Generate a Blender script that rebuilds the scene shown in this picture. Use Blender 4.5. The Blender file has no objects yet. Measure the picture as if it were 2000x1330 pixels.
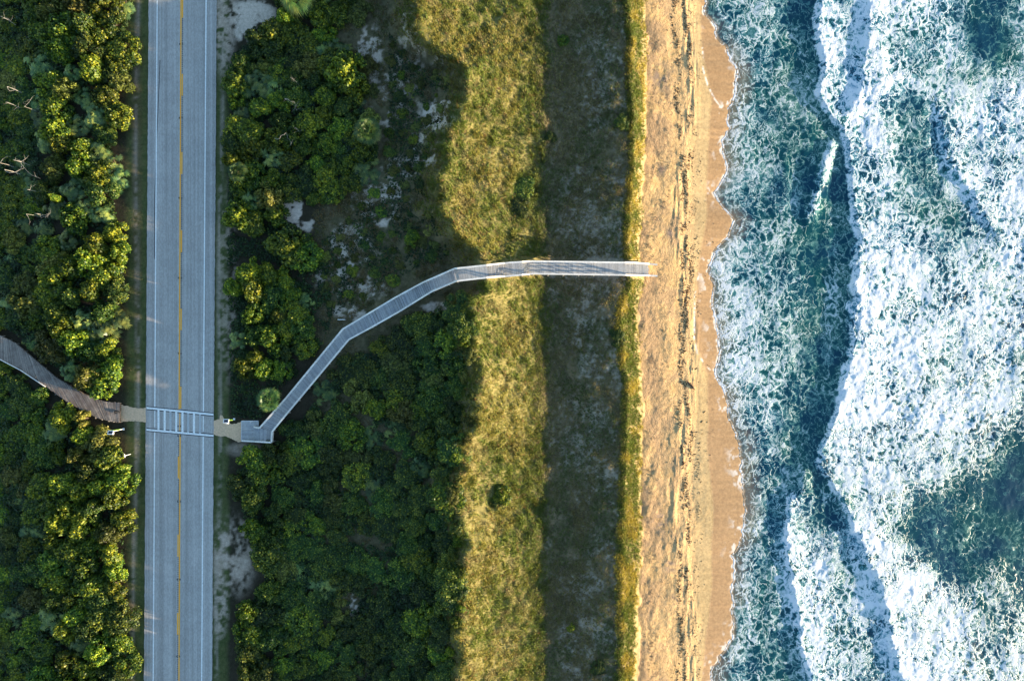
import bpy, math, random
import numpy as np

# ------------------------------------------------------------------ camera
S = bpy.context.scene
H = 106.67            # camera height above the road, metres
K = 12.5              # photo pixels per metre at road level
cam = bpy.data.cameras.new("camera"); cam.sensor_width = 36; cam.lens = 24.0
cam.clip_start = 1; cam.clip_end = 3000
camo = bpy.data.objects.new("camera", cam); S.collection.objects.link(camo)
camo.location = (0, 0, H); camo.rotation_euler = (0, 0, 0); S.camera = camo

# ------------------------------------------------------------------ sky, sun
SUN_EL, SUN_AZ = 6.0, 105.0      # azimuth clockwise from +Y
w = bpy.data.worlds.new("World"); S.world = w; w.use_nodes = True
nt = w.node_tree; nt.nodes.clear()
sky = nt.nodes.new("ShaderNodeTexSky"); sky.sky_type = 'NISHITA'; sky.sun_disc = False
sky.sun_elevation = math.radians(SUN_EL); sky.sun_rotation = math.radians(SUN_AZ)
sky.air_density = 1.0; sky.dust_density = 0.3; sky.ozone_density = 1.9
bg = nt.nodes.new("ShaderNodeBackground"); bg.inputs[1].default_value = 0.15
wo = nt.nodes.new("ShaderNodeOutputWorld")
nt.links.new(sky.outputs[0], bg.inputs[0]); nt.links.new(bg.outputs[0], wo.inputs[0])
sun = bpy.data.lights.new("sun", 'SUN'); sun.energy = 5.0; sun.angle = math.radians(0.6)
sun.color = (1.0, 0.80, 0.55)
suno = bpy.data.objects.new("sun", sun); S.collection.objects.link(suno)
a = math.radians(SUN_AZ); e = math.radians(SUN_EL)
from mathutils import Vector, Matrix
sd = Vector((math.sin(a)*math.cos(e), math.cos(a)*math.cos(e), math.sin(e)))
suno.rotation_euler = sd.to_track_quat('Z', 'Y').to_euler()
S.view_settings.view_transform = 'Standard'; S.view_settings.look = 'None'
S.view_settings.exposure = 2.0; S.view_settings.gamma = 1.0

rng = np.random.default_rng(7); random.seed(7)

# ------------------------------------------------------------------ numpy helpers
def _hash(ix, iy, seed):
    n = (ix.astype(np.int64)*374761393 + iy.astype(np.int64)*668265263 + seed*1442695041) & 0xffffffff
    n = ((n ^ (n >> 13))*1274126177) & 0xffffffff
    n = (n ^ (n >> 16)) & 0xffff
    return n/65535.0
def vnoise(x, y, seed=0):
    ix = np.floor(x); iy = np.floor(y); fx = x-ix; fy = y-iy
    fx = fx*fx*(3-2*fx); fy = fy*fy*(3-2*fy)
    a = _hash(ix, iy, seed); b = _hash(ix+1, iy, seed); c = _hash(ix, iy+1, seed); d = _hash(ix+1, iy+1, seed)
    return (a*(1-fx)+b*fx)*(1-fy)+(c*(1-fx)+d*fx)*fy
def fbm(x, y, seed=0, o=4, g=0.5):
    r = 0; a = 1; t = 0
    for i in range(o):
        r = r + a*vnoise(x*0.96+y*0.28, y*0.96-x*0.28, seed+i*17); t += a; a *= g; x = x*2.03+3.1; y = y*2.03+1.7
    return r/t
def sst(a, b, x):
    t = np.clip((x-a)/(b-a), 0, 1); return t*t*(3-2*t)
def curve(pts):
    ys = np.array([p[0] for p in pts], float); xs = np.array([p[1] for p in pts], float)
    return lambda y: np.interp(y, ys, xs)
def mix(a, b, t): return a*(1-t)+b*t
def W(px, py, z=0.0):
    s = (H-z)/H/K
    return Vector(((px-1000)*s, (665-py)*s, z))

# traced curves of the place, (py, px)
RL = lambda y: 290.5-9.2*y/1330;  RR = lambda y: 423.3-9.0*y/1330
C_ = curve([(0,790),(85,800),(112,862),(135,885),(175,885),(225,862),(300,850),(350,838),(420,862),(480,905),(560,925),(620,912),(700,905),(800,912),(880,895),(960,875),(1040,878),(1120,892),(1200,880),(1330,882)])
C0_ = C_
C_ = lambda y: C0_(y)+34*(vnoise(y/46, y*0+3, 311)-.5)+16*(vnoise(y/15, y*0+3, 312)-.5)
D_ = curve([(0,1222),(50,1230),(200,1233),(300,1236),(400,1230),(470,1222),(540,1236),(600,1213),(650,1211),(700,1215),(760,1226),(850,1222),(950,1216),(1100,1213),(1330,1212)])
D0_ = D_
D_ = lambda y: D0_(y)+6*(vnoise(y/21, y*0+4, 313)-.5)
T_ = curve([(0,1262),(100,1264),(250,1264),(330,1257),(440,1254),(490,1248),(540,1262),(600,1246),(680,1250),(760,1256),(860,1256),(960,1254),(1100,1253),(1200,1248),(1330,1246)])
XW = curve([(0,1374),(30,1378),(59,1398),(76,1404),(98,1420),(128,1433),(159,1439),(189,1435),(212,1418),(222,1424),(250,1421),(274,1411),(298,1409),(325,1422),(350,1412),(376,1396),(413,1417),(430,1434),(443,1428),(467,1416),(496,1393),(521,1382),(545,1385),(575,1389),(619,1395),(657,1401),(700,1398),(729,1393),(751,1406),(778,1418),(819,1423),(853,1437),(890,1442),(948,1450),(1005,1456),(1046,1449),(1073,1437),(1083,1429),(1151,1430),(1185,1433),(1239,1427),(1262,1417),(1283,1400),(1310,1390),(1330,1386)])
# wet film (thin swash) left edges
FILM = curve([(0,1366),(34,1371),(135,1373),(169,1383),(193,1395),(216,1413),(217,1425),(300,1385),(376,1380),(430,1410),(470,1410),(521,1372),(541,1364),(575,1357),(660,1356),(690,1362),(714,1379),(729,1393),(731,1393),(1270,1410),(1300,1385),(1330,1378)])
WETL = curve([(0,1366),(100,1371),(200,1390),(300,1382),(420,1380),(540,1362),(660,1356),(731,1380),(850,1382),(1000,1392),(1150,1388),(1330,1370)])
SL = -2.5

MIDW = [(507,849),(540,812),(566,784),(675,653),(720,627),(770,598),(831,563),(890,537),(950,530),(997,526),(1041,523),(1100,523),(1222,526),(1268,528)]
ZWALK = [(495,1.0),(716,1.0),(731,1.5),(765,1.5),(782,2.2),(805,2.2),(835,3.5),(876,4.5),(893,5.4),(951,5.4),(985,3.8),(1020,3.8),(1034,3.0),(1222,2.5),(1268,-.9)]
def walk_dist(px, py):
    m = np.full(np.shape(px), 1e9)
    for i in range(len(MIDW)-1):
        a_, b_ = MIDW[i], MIDW[i+1]; L2 = (b_[0]-a_[0])**2+(b_[1]-a_[1])**2
        t_ = np.clip(((px-a_[0])*(b_[0]-a_[0])+(py-a_[1])*(b_[1]-a_[1]))/L2, 0, 1); m = np.minimum(m, np.hypot(px-a_[0]-t_*(b_[0]-a_[0]), py-a_[1]-t_*(b_[1]-a_[1])))
    return m
XW0 = XW
XW = lambda y: XW0(y)+9*(vnoise(y/23, y*0+2, 301)-.5)+4*(vnoise(y/7, y*0+2, 302)-.5)
def terrain(px, py, detail=True):
    c = C_(py); d = D_(py); t = T_(py)+9*(vnoise(py/26, py*0+1, 77)-.5)+5*(vnoise(py/9, py*0+1, 78)-.5); xw = XW(py)
    z = np.zeros_like(px)
    # keys relative
    def seg(x0, z0, x1, z1):
        m = (px >= x0) & (px < x1)
        f = (px-x0)/np.maximum(x1-x0, 1e-6); f = f*f*(3-2*f)
        z[m] = (z0+(z1-z0)*f)[m] if np.ndim(z0) == 0 and np.ndim(z1) == 0 else (z0+(z1-z0)*f)[m]
    e0 = np.full_like(px, 1.0)
    seg(-1e5*e0, -1.3, -60*e0, -1.2)
    seg(-60*e0, -1.2, 240*e0, -0.05)
    seg(240*e0, -0.05, 440*e0, -0.05)
    seg(440*e0, -0.05, 640*e0, 0.45)
    seg(640*e0, 0.45, c-50, 1.5)
    seg(c-50, 1.5, c+26, 5.2)
    m = (px >= c+26) & (px < 1085)
    f = (px-c-26)/(1085-c-26); z[m] = (0.1+5.1*np.clip(1-f,0,1)**1.45)[m]
    seg(1085*e0, 0.1, d-8, 1.4)
    seg(d-8, 1.4, d+4, 1.4)
    m = (px >= d+4) & (px < t); f = (px-d-4)/(t-d-4); z[m] = (1.4+(-0.95-1.4)*f**0.9)[m]
    m = (px >= t) & (px < xw); f = np.clip((px-t)/(xw-t), 0, 1); z[m] = (-0.95+(SL+0.95)*f**1.25)[m]
    m = px >= xw; z[m] = (SL-0.03-(px-xw)*0.0075)[m]; z = np.maximum(z, -7)
    if detail:
        wx = (px-1000)/K; wy = (665-py)/K
        du = sst(560, 700, px)*(1-sst(t-30, t+10, px))
        z = z+du*((fbm(wx/5, wy/5, 3, 3)-.5)*1.0+(fbm(wx/1.3, wy/1.3, 5, 3)-.5)*0.45)
        # deep trees ground
        be = sst(t+2, t+14, px)*(1-sst(xw-110, xw-50, px))
        z = z+be*((fbm(wx/2.2, wy/3.5, 9, 3)-.5)*0.34+(fbm(wx/.42, wy/.42, 11, 2)-.5)*0.07)
        z = z+0.0
        bz = np.exp(-((px-1338-14*np.sin(py/90))/16)**2)
        z = z+bz*((fbm(wx/.55, wy/3.2, 14, 3)-.5)*.30+.06)
        near = 1-sst(18, 34, walk_dist(px, py)); lim = np.interp(px, [k[0] for k in ZWALK], [k[1] for k in ZWALK])-.4
        z = np.where((near > 0) & (px < 1262), z*(1-near)+np.minimum(z, lim)*near, z)
        # hollow in the dunes, scar along the toe
        z -= 0.9*np.exp(-(((px-905)/45)**2+((py-112)/28)**2))
    return z
def tz(px, py, detail=True):
    """terrain height seen under apparent pixel"""
    return float(terrain(np.array([float(px)]), np.array([float(py)]), detail)[0])
def world_to_px(x, y, zf):
    px = 1000+x*K; py = 665-y*K
    for _ in range(4):
        z = zf(px, py); f = H/(H-z); px = 1000+x*K*f; py = 665-y*K*f
    return px, py
def P(px, py, dz=0.0):
    z = tz(px, py)+dz; return W(px, py, z)

# ------------------------------------------------------------------ blender helpers
def link(o, parent=None):
    S.collection.objects.link(o)
    if parent is not None: o.parent = parent
    return o
def tag(o, label=None, cat=None, group=None, kind=None):
    if label: o["label"] = label
    if cat: o["category"] = cat
    if group: o["group"] = group
    if kind: o["kind"] = kind
    return o
def empty(name, loc=(0,0,0), rz=0.0):
    o = bpy.data.objects.new(name, None); o.location = loc; o.rotation_euler = (0,0,rz); o.empty_display_size = .3
    return link(o)
def mesh_np(name, verts, quads=None, tris=None, mats=(), parent=None, col=None, smooth=False, matidx=None):
    me = bpy.data.meshes.new(name)
    nv = len(verts); me.vertices.add(nv); me.vertices.foreach_set("co", np.asarray(verts, np.float32).ravel())
    nq = 0 if quads is None else len(quads); ntr = 0 if tris is None else len(tris)
    loops = []
    if nq: loops.append(np.asarray(quads, np.int32).ravel())
    if ntr: loops.append(np.asarray(tris, np.int32).ravel())
    loops = np.concatenate(loops)
    me.loops.add(len(loops)); me.loops.foreach_set("vertex_index", loops)
    me.polygons.add(nq+ntr)
    st = np.concatenate([np.arange(nq)*4, nq*4+np.arange(ntr)*3]).astype(np.int32)
    me.polygons.foreach_set("loop_start", st)
    if smooth: me.polygons.foreach_set("use_smooth", np.ones(nq+ntr, bool))
    if matidx is not None: me.polygons.foreach_set("material_index", np.asarray(matidx, np.int32))
    me.update(calc_edges=True)
    if col is not None:
        for nm, arr in col.items():
            if arr.ndim == 1:
                at = me.attributes.new(nm, 'FLOAT', 'POINT'); at.data.foreach_set("value", arr.astype(np.float32))
            else:
                at = me.attributes.new(nm, 'FLOAT_COLOR', 'POINT')
                c4 = np.ones((nv, 4), np.float32); c4[:, :3] = arr; at.data.foreach_set("color", c4.ravel())
    for m in mats: me.materials.append(m)
    return link(bpy.data.objects.new(name, me), parent)
def grid_quads(nx, ny):
    i = np.arange(nx*ny).reshape(ny, nx)
    return np.stack([i[:-1,:-1], i[:-1,1:], i[1:,1:], i[1:,:-1]], -1).reshape(-1, 4)

class MB:
    """collects simple solids into one mesh"""
    def __init__(s): s.v = []; s.f = []; s.c = []
    def _add(s, vs, fs, c=1.0):
        n = len(s.v); s.v += [tuple(v) for v in vs]; s.f += [tuple(i+n for i in f) for f in fs]; s.c += [c]*len(vs)
    def box8(s, b4, t4, c=1.0):
        s._add(list(b4)+list(t4), [(3,2,1,0),(4,5,6,7),(0,1,5,4),(1,2,6,5),(2,3,7,6),(3,0,4,7)], c)
    def box(s, cx, cy, cz, sx, sy, sz, rz=0.0, c=1.0, tilt=None):
        co, si = math.cos(rz), math.sin(rz); M = None
        P8 = []
        for dz in (-sz/2, sz/2):
            for dx, dy in ((-sx/2,-sy/2),(sx/2,-sy/2),(sx/2,sy/2),(-sx/2,sy/2)):
                v = Vector((dx, dy, dz))
                if tilt is not None: v = tilt @ v
                P8.append((cx+v.x*co-v.y*si, cy+v.x*si+v.y*co, cz+v.z))
        s.box8(P8[:4], P8[4:], c)
    def bar(s, a, b, wd, ht, c=1.0):
        """bar from a to b, width wd (horizontal), height ht, hanging below the a-b line"""
        a = Vector(a); b = Vector(b); d = b-a; n = Vector((-d.y, d.x, 0)); n = n.normalized()*wd/2 if n.length > 1e-6 else Vector((wd/2,0,0))
        dn = Vector((0,0,-ht))
        s.box8([a-n+dn, b-n+dn, b+n+dn, a+n+dn], [a-n, b-n, b+n, a+n], c)
    def tube(s, pts, rs, seg=6, c=1.0, cap=True):
        pts = [Vector(p) for p in pts]; n0 = len(s.v); rings = []
        for i, p in enumerate(pts):
            d = (pts[min(i+1, len(pts)-1)]-pts[max(i-1, 0)]).normalized()
            u = d.orthogonal().normalized() if abs(d.z) > .95 else Vector((-d.y, d.x, 0)).normalized()
            v = d.cross(u)
            r = rs[i] if hasattr(rs, '__len__') else rs
            rings.append([p+(u*math.cos(2*math.pi*k/seg)+v*math.sin(2*math.pi*k/seg))*r for k in range(seg)])
        vs = [q for R in rings for q in R]; fs = []
        for i in range(len(pts)-1):
            for k in range(seg):
                k2 = (k+1) % seg; fs.append((i*seg+k, i*seg+k2, (i+1)*seg+k2, (i+1)*seg+k))
        if cap:
            fs.append(tuple(range(seg))[::-1]); fs.append(tuple((len(pts)-1)*seg+k for k in range(seg)))
        s._add(vs, fs, c)
    def quad(s, pts, c=1.0): s._add(pts, [tuple(range(len(pts)))], c)
    def build(s, name, mat, parent=None, origin=None):
        me = bpy.data.meshes.new(name)
        vs = s.v
        if origin is not None: vs = [(v[0]-origin[0], v[1]-origin[1], v[2]-origin[2]) for v in vs]
        me.from_pydata(vs, [], s.f); me.update()
        at = me.attributes.new("tint", 'FLOAT', 'POINT'); at.data.foreach_set("value", np.array(s.c, np.float32))
        me.materials.append(mat)
        o = link(bpy.data.objects.new(name, me), parent)
        if origin is not None and parent is None: o.location = origin
        return o

# ------------------------------------------------------------------ materials
class NT:
    def __init__(s, name):
        s.m = bpy.data.materials.new(name); s.m.use_nodes = True; s.t = s.m.node_tree; s.t.nodes.clear()
        s.out = s.n("ShaderNodeOutputMaterial"); s.b = s.n("ShaderNodeBsdfPrincipled"); s.l(s.b.outputs[0], s.out.inputs[0])
    def n(s, ty, **k):
        x = s.t.nodes.new(ty)
        for a, b in k.items(): setattr(x, a, b)
        return x
    def l(s, a, b): s.t.links.new(a, b)
    def inp(s, sock, v):
        if hasattr(v, "links") or hasattr(v, "is_linked") and not isinstance(v, (int, float, tuple)): s.l(v, sock)
        else: sock.default_value = v
    def math(s, op, a, b=0.0, c=0.0, clamp=False):
        x = s.n("ShaderNodeMath", operation=op); x.use_clamp = clamp
        s.inp(x.inputs[0], a); s.inp(x.inputs[1], b); s.inp(x.inputs[2], c); return x.outputs[0]
    def attr(s, nm, what=2):
        x = s.n("ShaderNodeAttribute", attribute_name=nm); return x.outputs[what]
    def pos(s): return s.n("ShaderNodeNewGeometry").outputs['Position']
    def noise(s, vec, scale, det=3.0, rough=.5, dist=0.0, col=False):
        x = s.n("ShaderNodeTexNoise"); s.l(vec, x.inputs['Vector']); x.inputs['Scale'].default_value = scale
        x.inputs['Detail'].default_value = det; x.inputs['Roughness'].default_value = rough; x.inputs['Distortion'].default_value = dist
        return x.outputs[1 if col else 0]
    def ss(s, v, a, b, lo=0.0, hi=1.0):
        x = s.n("ShaderNodeMapRange", interpolation_type='SMOOTHSTEP')
        s.inp(x.inputs[0], v); s.inp(x.inputs[1], a); s.inp(x.inputs[2], b); s.inp(x.inputs[3], lo); s.inp(x.inputs[4], hi); return x.outputs[0]
    def mixc(s, f, a, b, mode='MIX'):
        x = s.n("ShaderNodeMix", data_type='RGBA', blend_type=mode); s.inp(x.inputs[0], f)
        s.inp(x.inputs[6], a if not isinstance(a, tuple) else (*a, 1)); s.inp(x.inputs[7], b if not isinstance(b, tuple) else (*b, 1)); return x.outputs[2]
    def vmap(s, vec, sc=(1,1,1), rot=(0,0,0)):
        x = s.n("ShaderNodeMapping"); s.l(vec, x.inputs[0]); x.inputs['Scale'].default_value = sc; x.inputs['Rotation'].default_value = rot; return x.outputs[0]
    def bump(s, h, st, d=.05, nrm=None):
        x = s.n("ShaderNodeBump"); s.inp(x.inputs['Strength'], st); x.inputs['Distance'].default_value = d; s.l(h, x.inputs['Height'])
        if nrm: s.l(nrm, x.inputs['Normal'])
        return x.outputs[0]
    def set(s, col=None, rough=None, nrm=None, **k):
        if col is not None: s.inp(s.b.inputs['Base Color'], (*col, 1) if isinstance(col, tuple) else col)
        if rough is not None: s.inp(s.b.inputs['Roughness'], rough)
        if nrm is not None: s.l(nrm, s.b.inputs['Normal'])
        for a, v in k.items(): s.inp(s.b.inputs[a.replace('_', ' ')], v)
        return s.m

def mat_ground():
    t = NT("ground"); p = t.pos(); base = t.attr("albedo", 0)
    rg = t.attr("rough"); bm = t.attr("bmp")
    n1 = t.noise(p, 2.2, 5, .65); n2 = t.noise(p, 9, 4, .6)
    k = t.math('MULTIPLY', t.ss(n1, .25, .75, .78, 1.2), t.ss(n2, .25, .75, .85, 1.15))
    col = t.mixc(1.0, base, t_comb(t, k), 'MULTIPLY')
    f1 = t.n("ShaderNodeTexVoronoi"); t.l(p, f1.inputs['Vector']); f1.inputs['Scale'].default_value = 3.6; f1.inputs['Randomness'].default_value = 1
    h = t.math('ADD', t.math('MULTIPLY', t.ss(f1.outputs[0], 0, .45), .45), t.math('ADD', n1, t.math('MULTIPLY', n2, .5)))
    return t.set(col, rg, t.bump(h, bm, .085), Specular_IOR_Level=t.attr("spec"))
def t_comb(t, k):
    x = t.n("ShaderNodeCombineColor"); [t.l(k, x.inputs[i]) for i in range(3)]; return x.outputs[0]

def mat_asphalt():
    t = NT("asphalt"); p = t.pos()
    tc = t.n("ShaderNodeTexCoord").outputs['Object']
    n = t.noise(p, 16, 3, .7); st = t.noise(t.vmap(tc, (2.2, .012, 1)), 1.0, 3, .6); big = t.noise(p, .35, 3)
    fine = t.noise(t.vmap(tc, (1, .3, 1)), 7, 3, .75)
    k = t.math('MULTIPLY', t.ss(n, .3, .7, .86, 1.14), t.math('MULTIPLY', t.ss(st, .3, .7, .82, 1.15), t.ss(big, .3, .7, .94, 1.06)))
    k = t.math('MULTIPLY', k, t.ss(fine, .3, .7, .85, 1.15))
    c = t.mixc(1.0, (.385, .36, .335), t_comb(t, k), 'MULTIPLY')
    return t.set(c, .9, t.bump(n, .4, .01), Specular_IOR_Level=.25)
def mat_simple(name, col, rough=.7, var=.15, scale=6.0, spec=.3, metal=0.0, wear=None):
    t = NT(name); p = t.pos(); n = t.noise(p, scale, 4, .65)
    k = t.ss(n, .25, .75, 1-var, 1+var)
    c = t.mixc(1.0, col, t_comb(t, k), 'MULTIPLY')
    if wear: c = t.mixc(t.ss(t.noise(p, 5, 5, .75), .52, .66, 0, wear[1]), c, wear[0])
    return t.set(c, rough, Specular_IOR_Level=spec, Metallic=metal)
def mat_wood(name, col, dark):
    t = NT(name); p = t.pos(); tn = t.attr("tint")
    n = t.noise(p, 5, 4, .7); k = t.math('MULTIPLY', tn, t.ss(n, .25, .75, .8, 1.2))
    c = t.mixc(t.ss(t.noise(p, .9, 3), .4, .65), col, dark)
    return t.set(t.mixc(1.0, c, t_comb(t, k), 'MULTIPLY'), .8, Specular_IOR_Level=.2)
def mat_leaf(name, ca, cb, cc, trans=.35, rough=.5, spec=.35):
    """ca sunlit yellow painted in, cb common, cc darkened as shade: chosen by leaf"""
    t = NT(name); tn = t.attr("tint"); oi = t.n("ShaderNodeObjectInfo")
    c = t.mixc(t.ss(tn, .0, .5), cc, cb); c = t.mixc(t.ss(tn, .5, 1.0), c, ca)  # sunlit and shaded tones are mixed into the leaf colour
    k = t.ss(oi.outputs['Random'], 0, 1, .55, 1.25)
    hs = t.n("ShaderNodeHueSaturation"); t.l(c, hs.inputs['Color'])
    t.l(t.ss(t.math('FRACT', t.math('MULTIPLY', oi.outputs['Random'], 7.31)), 0, 1, .475, .515), hs.inputs['Hue']); hs.inputs['Saturation'].default_value = 1.05; t.l(k, hs.inputs['Value'])
    c = hs.outputs[0]
    t.set(c, rough, Specular_IOR_Level=spec)
    tr = t.n("ShaderNodeBsdfTranslucent"); t.l(c, tr.inputs[0])
    mx = t.n("ShaderNodeMixShader"); mx.inputs[0].default_value = trans
    t.l(t.b.outputs[0], mx.inputs[1]); t.l(tr.outputs[0], mx.inputs[2]); t.l(mx.outputs[0], t.out.inputs[0])
    return t.m
def mat_grass():
    t = NT("dune_grass"); c = t.attr("albedo", 0); t.set(c, .6, Specular_IOR_Level=.2)
    tr = t.n("ShaderNodeBsdfTranslucent"); t.l(c, tr.inputs[0]); mx = t.n("ShaderNodeMixShader"); mx.inputs[0].default_value = .3
    t.l(t.b.outputs[0], mx.inputs[1]); t.l(tr.outputs[0], mx.inputs[2]); t.l(mx.outputs[0], t.out.inputs[0]); return t.m

def mat_sea():
    t = NT("sea_water"); p = t.pos(); cov = t.attr("cov"); sand = t.attr("sand"); den = t.attr("dense")
    # domain warp gives curling foam filaments
    nz = t.noise(p, .55, 3, .55, 0, True)
    sub = t.n("ShaderNodeVectorMath", operation='SUBTRACT'); t.l(nz, sub.inputs[0]); sub.inputs[1].default_value = (.5,.5,.5)
    sc = t.n("ShaderNodeVectorMath", operation='SCALE'); t.l(sub.outputs[0], sc.inputs[0]); sc.inputs['Scale'].default_value = 3.6
    ad = t.n("ShaderNodeVectorMath", operation='ADD'); t.l(p, ad.inputs[0]); t.l(sc.outputs[0], ad.inputs[1])
    nz2 = t.noise(p, 2.6, 2, .5, 0, True)
    sub2 = t.n("ShaderNodeVectorMath", operation='SUBTRACT'); t.l(nz2, sub2.inputs[0]); sub2.inputs[1].default_value = (.5,.5,.5)
    sc2 = t.n("ShaderNodeVectorMath", operation='SCALE'); t.l(sub2.outputs[0], sc2.inputs[0]); sc2.inputs['Scale'].default_value = .75
    ad2 = t.n("ShaderNodeVectorMath", operation='ADD'); t.l(ad.outputs[0], ad2.inputs[0]); t.l(sc2.outputs[0], ad2.inputs[1])
    wv = t.vmap(ad2.outputs[0], (1.08, .74, .05), (0,0,math.radians(-22)))
    def vor(scale):
        v = t.n("ShaderNodeTexVoronoi", feature='DISTANCE_TO_EDGE', voronoi_dimensions='2D'); t.l(wv, v.inputs['Vector']); v.inputs['Scale'].default_value = scale; return v.outputs[0]
    v1 = vor(.88); v2 = vor(2.1)
    fb = t.noise(wv, .9, 6, .62); fine = t.noise(wv, 4.5, 4, .65); big = t.noise(p, .16, 2, .5)
    # coverage - distance to cell edge
    val = t.math('ADD', cov, t.math('MULTIPLY', t.math('SUBTRACT', fb, .5), 1.1))
    val = t.math('ADD', val, t.math('MULTIPLY', t.math('SUBTRACT', fine, .5), .75))
    val = t.math('ADD', val, t.math('MULTIPLY', t.math('SUBTRACT', big, .5), .8))
    val = t.math('SUBTRACT', val, t.math('MULTIPLY', v1, t.ss(t.noise(p, .22, 2), .35, .65, 2.3, 1.0)))
    val = t.math('SUBTRACT', val, t.math('MULTIPLY', v2, t.ss(t.noise(p, .3, 2), .35, .65, .4, 1.7)))
    val = t.math('ADD', val, .20)
    foam = t.ss(val, .28, .80); milk = t.ss(val, -.10, .45)
    deep = t.mixc(t.ss(big, .35, .65), (.002, .038, .072), (.004, .062, .068))
    aer = t.mixc(t.ss(big, .3, .7), t.mixc(den, (.060, .190, .195), (.10, .31, .43)), t.mixc(den, (.085, .215, .180), (.10, .33, .37)))
    c = t.mixc(milk, deep, aer)
    c = t.mixc(sand, c, (.30, .22, .14))
    c = t.mixc(t.math('MULTIPLY', foam, t.ss(cov, .35, .95, .72, 1.0)), c, (.70, .73, .77))
    hgt = t.math('ADD', t.math('MULTIPLY', foam, .7), t.math('MULTIPLY', t.math('ADD', fine, fb), t.ss(den, 0, 1, .35, 1.1)))
    micro = t.noise(p, 7, 3, .6)
    hgt = t.math('ADD', hgt, t.math('MULTIPLY', micro, t.ss(foam, 0, 1, .10, .35)))
    return t.set(c, t.ss(foam, 0, 1, .22, .8), t.bump(hgt, t.ss(cov, 0, 1, .32, .5), .16), Specular_IOR_Level=t.ss(foam, 0, 1, .45, .1), IOR=1.33)

M = {}
M['ground'] = mat_ground(); M['asphalt'] = mat_asphalt(); M['sea'] = mat_sea(); M['grass'] = mat_grass()
M['white_paint'] = mat_simple("white_road_paint", (.80, .80, .78), .7, .18, 9, wear=((.25,.25,.25), .5))
M['faded_paint'] = mat_simple("faded_road_paint", (.46, .47, .47), .7, .18, 9, wear=((.25,.25,.25), .6))
M['yellow_paint'] = mat_simple("yellow_road_paint", (.95, .41, .02), .7, .12, 9, wear=((.3,.2,.08), .35))
M['black_paint'] = mat_simple("black_road_paint", (.018, .018, .022), .8, .2, 8)
M['groove'] = mat_simple("rumble_groove", (.06, .06, .06), .9, .3, 8)
M['grey_wood'] = mat_wood("pale_grey_decking", (.40, .40, .40), (.34, .35, .37))
M['rail_wood'] = mat_wood("pale_rail_wood", (.72, .68, .62), (.62, .59, .55))
M['brown_wood'] = mat_wood("brown_weathered_decking", (.25, .21, .18), (.18, .145, .125))
M['post_wood'] = mat_simple("post_wood", (.28, .25, .21), .8)
M['concrete'] = mat_simple("sandy_path", (.66, .45, .29), .95, .16, 3.5, .1)
M['stem'] = mat_simple("stem_bark", (.12, .09, .065), .9)
M['dead'] = mat_simple("bleached_dead_wood", (.27, .25, .22), .8, .2)
M['white_metal'] = mat_simple("white_metal", (.78, .78, .78), .4, .05, 3, .5)
M['panel'] = mat_simple("solar_cells", (.012, .016, .04), .15, .1, 3, .6)
M['fluo'] = mat_simple("yellow_green_sign", (.45, .72, .03), .5, .05, 3)
M['dark_rope'] = mat_simple("dark_rope", (.02, .025, .03), .8)
M['log'] = mat_simple("dark_log", (.07, .045, .035), .9, .3)
M['weed'] = mat_simple("dry_seaweed", (.075, .042, .022), .95, .4, 3, .1)
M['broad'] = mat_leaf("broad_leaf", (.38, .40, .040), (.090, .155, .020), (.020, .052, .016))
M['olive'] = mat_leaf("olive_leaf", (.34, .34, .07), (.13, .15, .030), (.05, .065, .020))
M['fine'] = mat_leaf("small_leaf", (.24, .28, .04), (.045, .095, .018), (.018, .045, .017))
M['under'] = mat_leaf("undergrowth_leaf", (.12, .16, .03), (.026, .055, .013), (.012, .026, .010))  # lowered albedo paints in the deep shade of the thicket gaps
M['palmetto'] = mat_leaf("palmetto_leaf", (.28, .32, .08), (.10, .17, .055), (.06, .11, .05), .25, .4)
M['palm'] = mat_leaf("palm_leaf", (.17, .19, .05), (.065, .12, .032), (.03, .07, .03), .25, .4)

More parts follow.
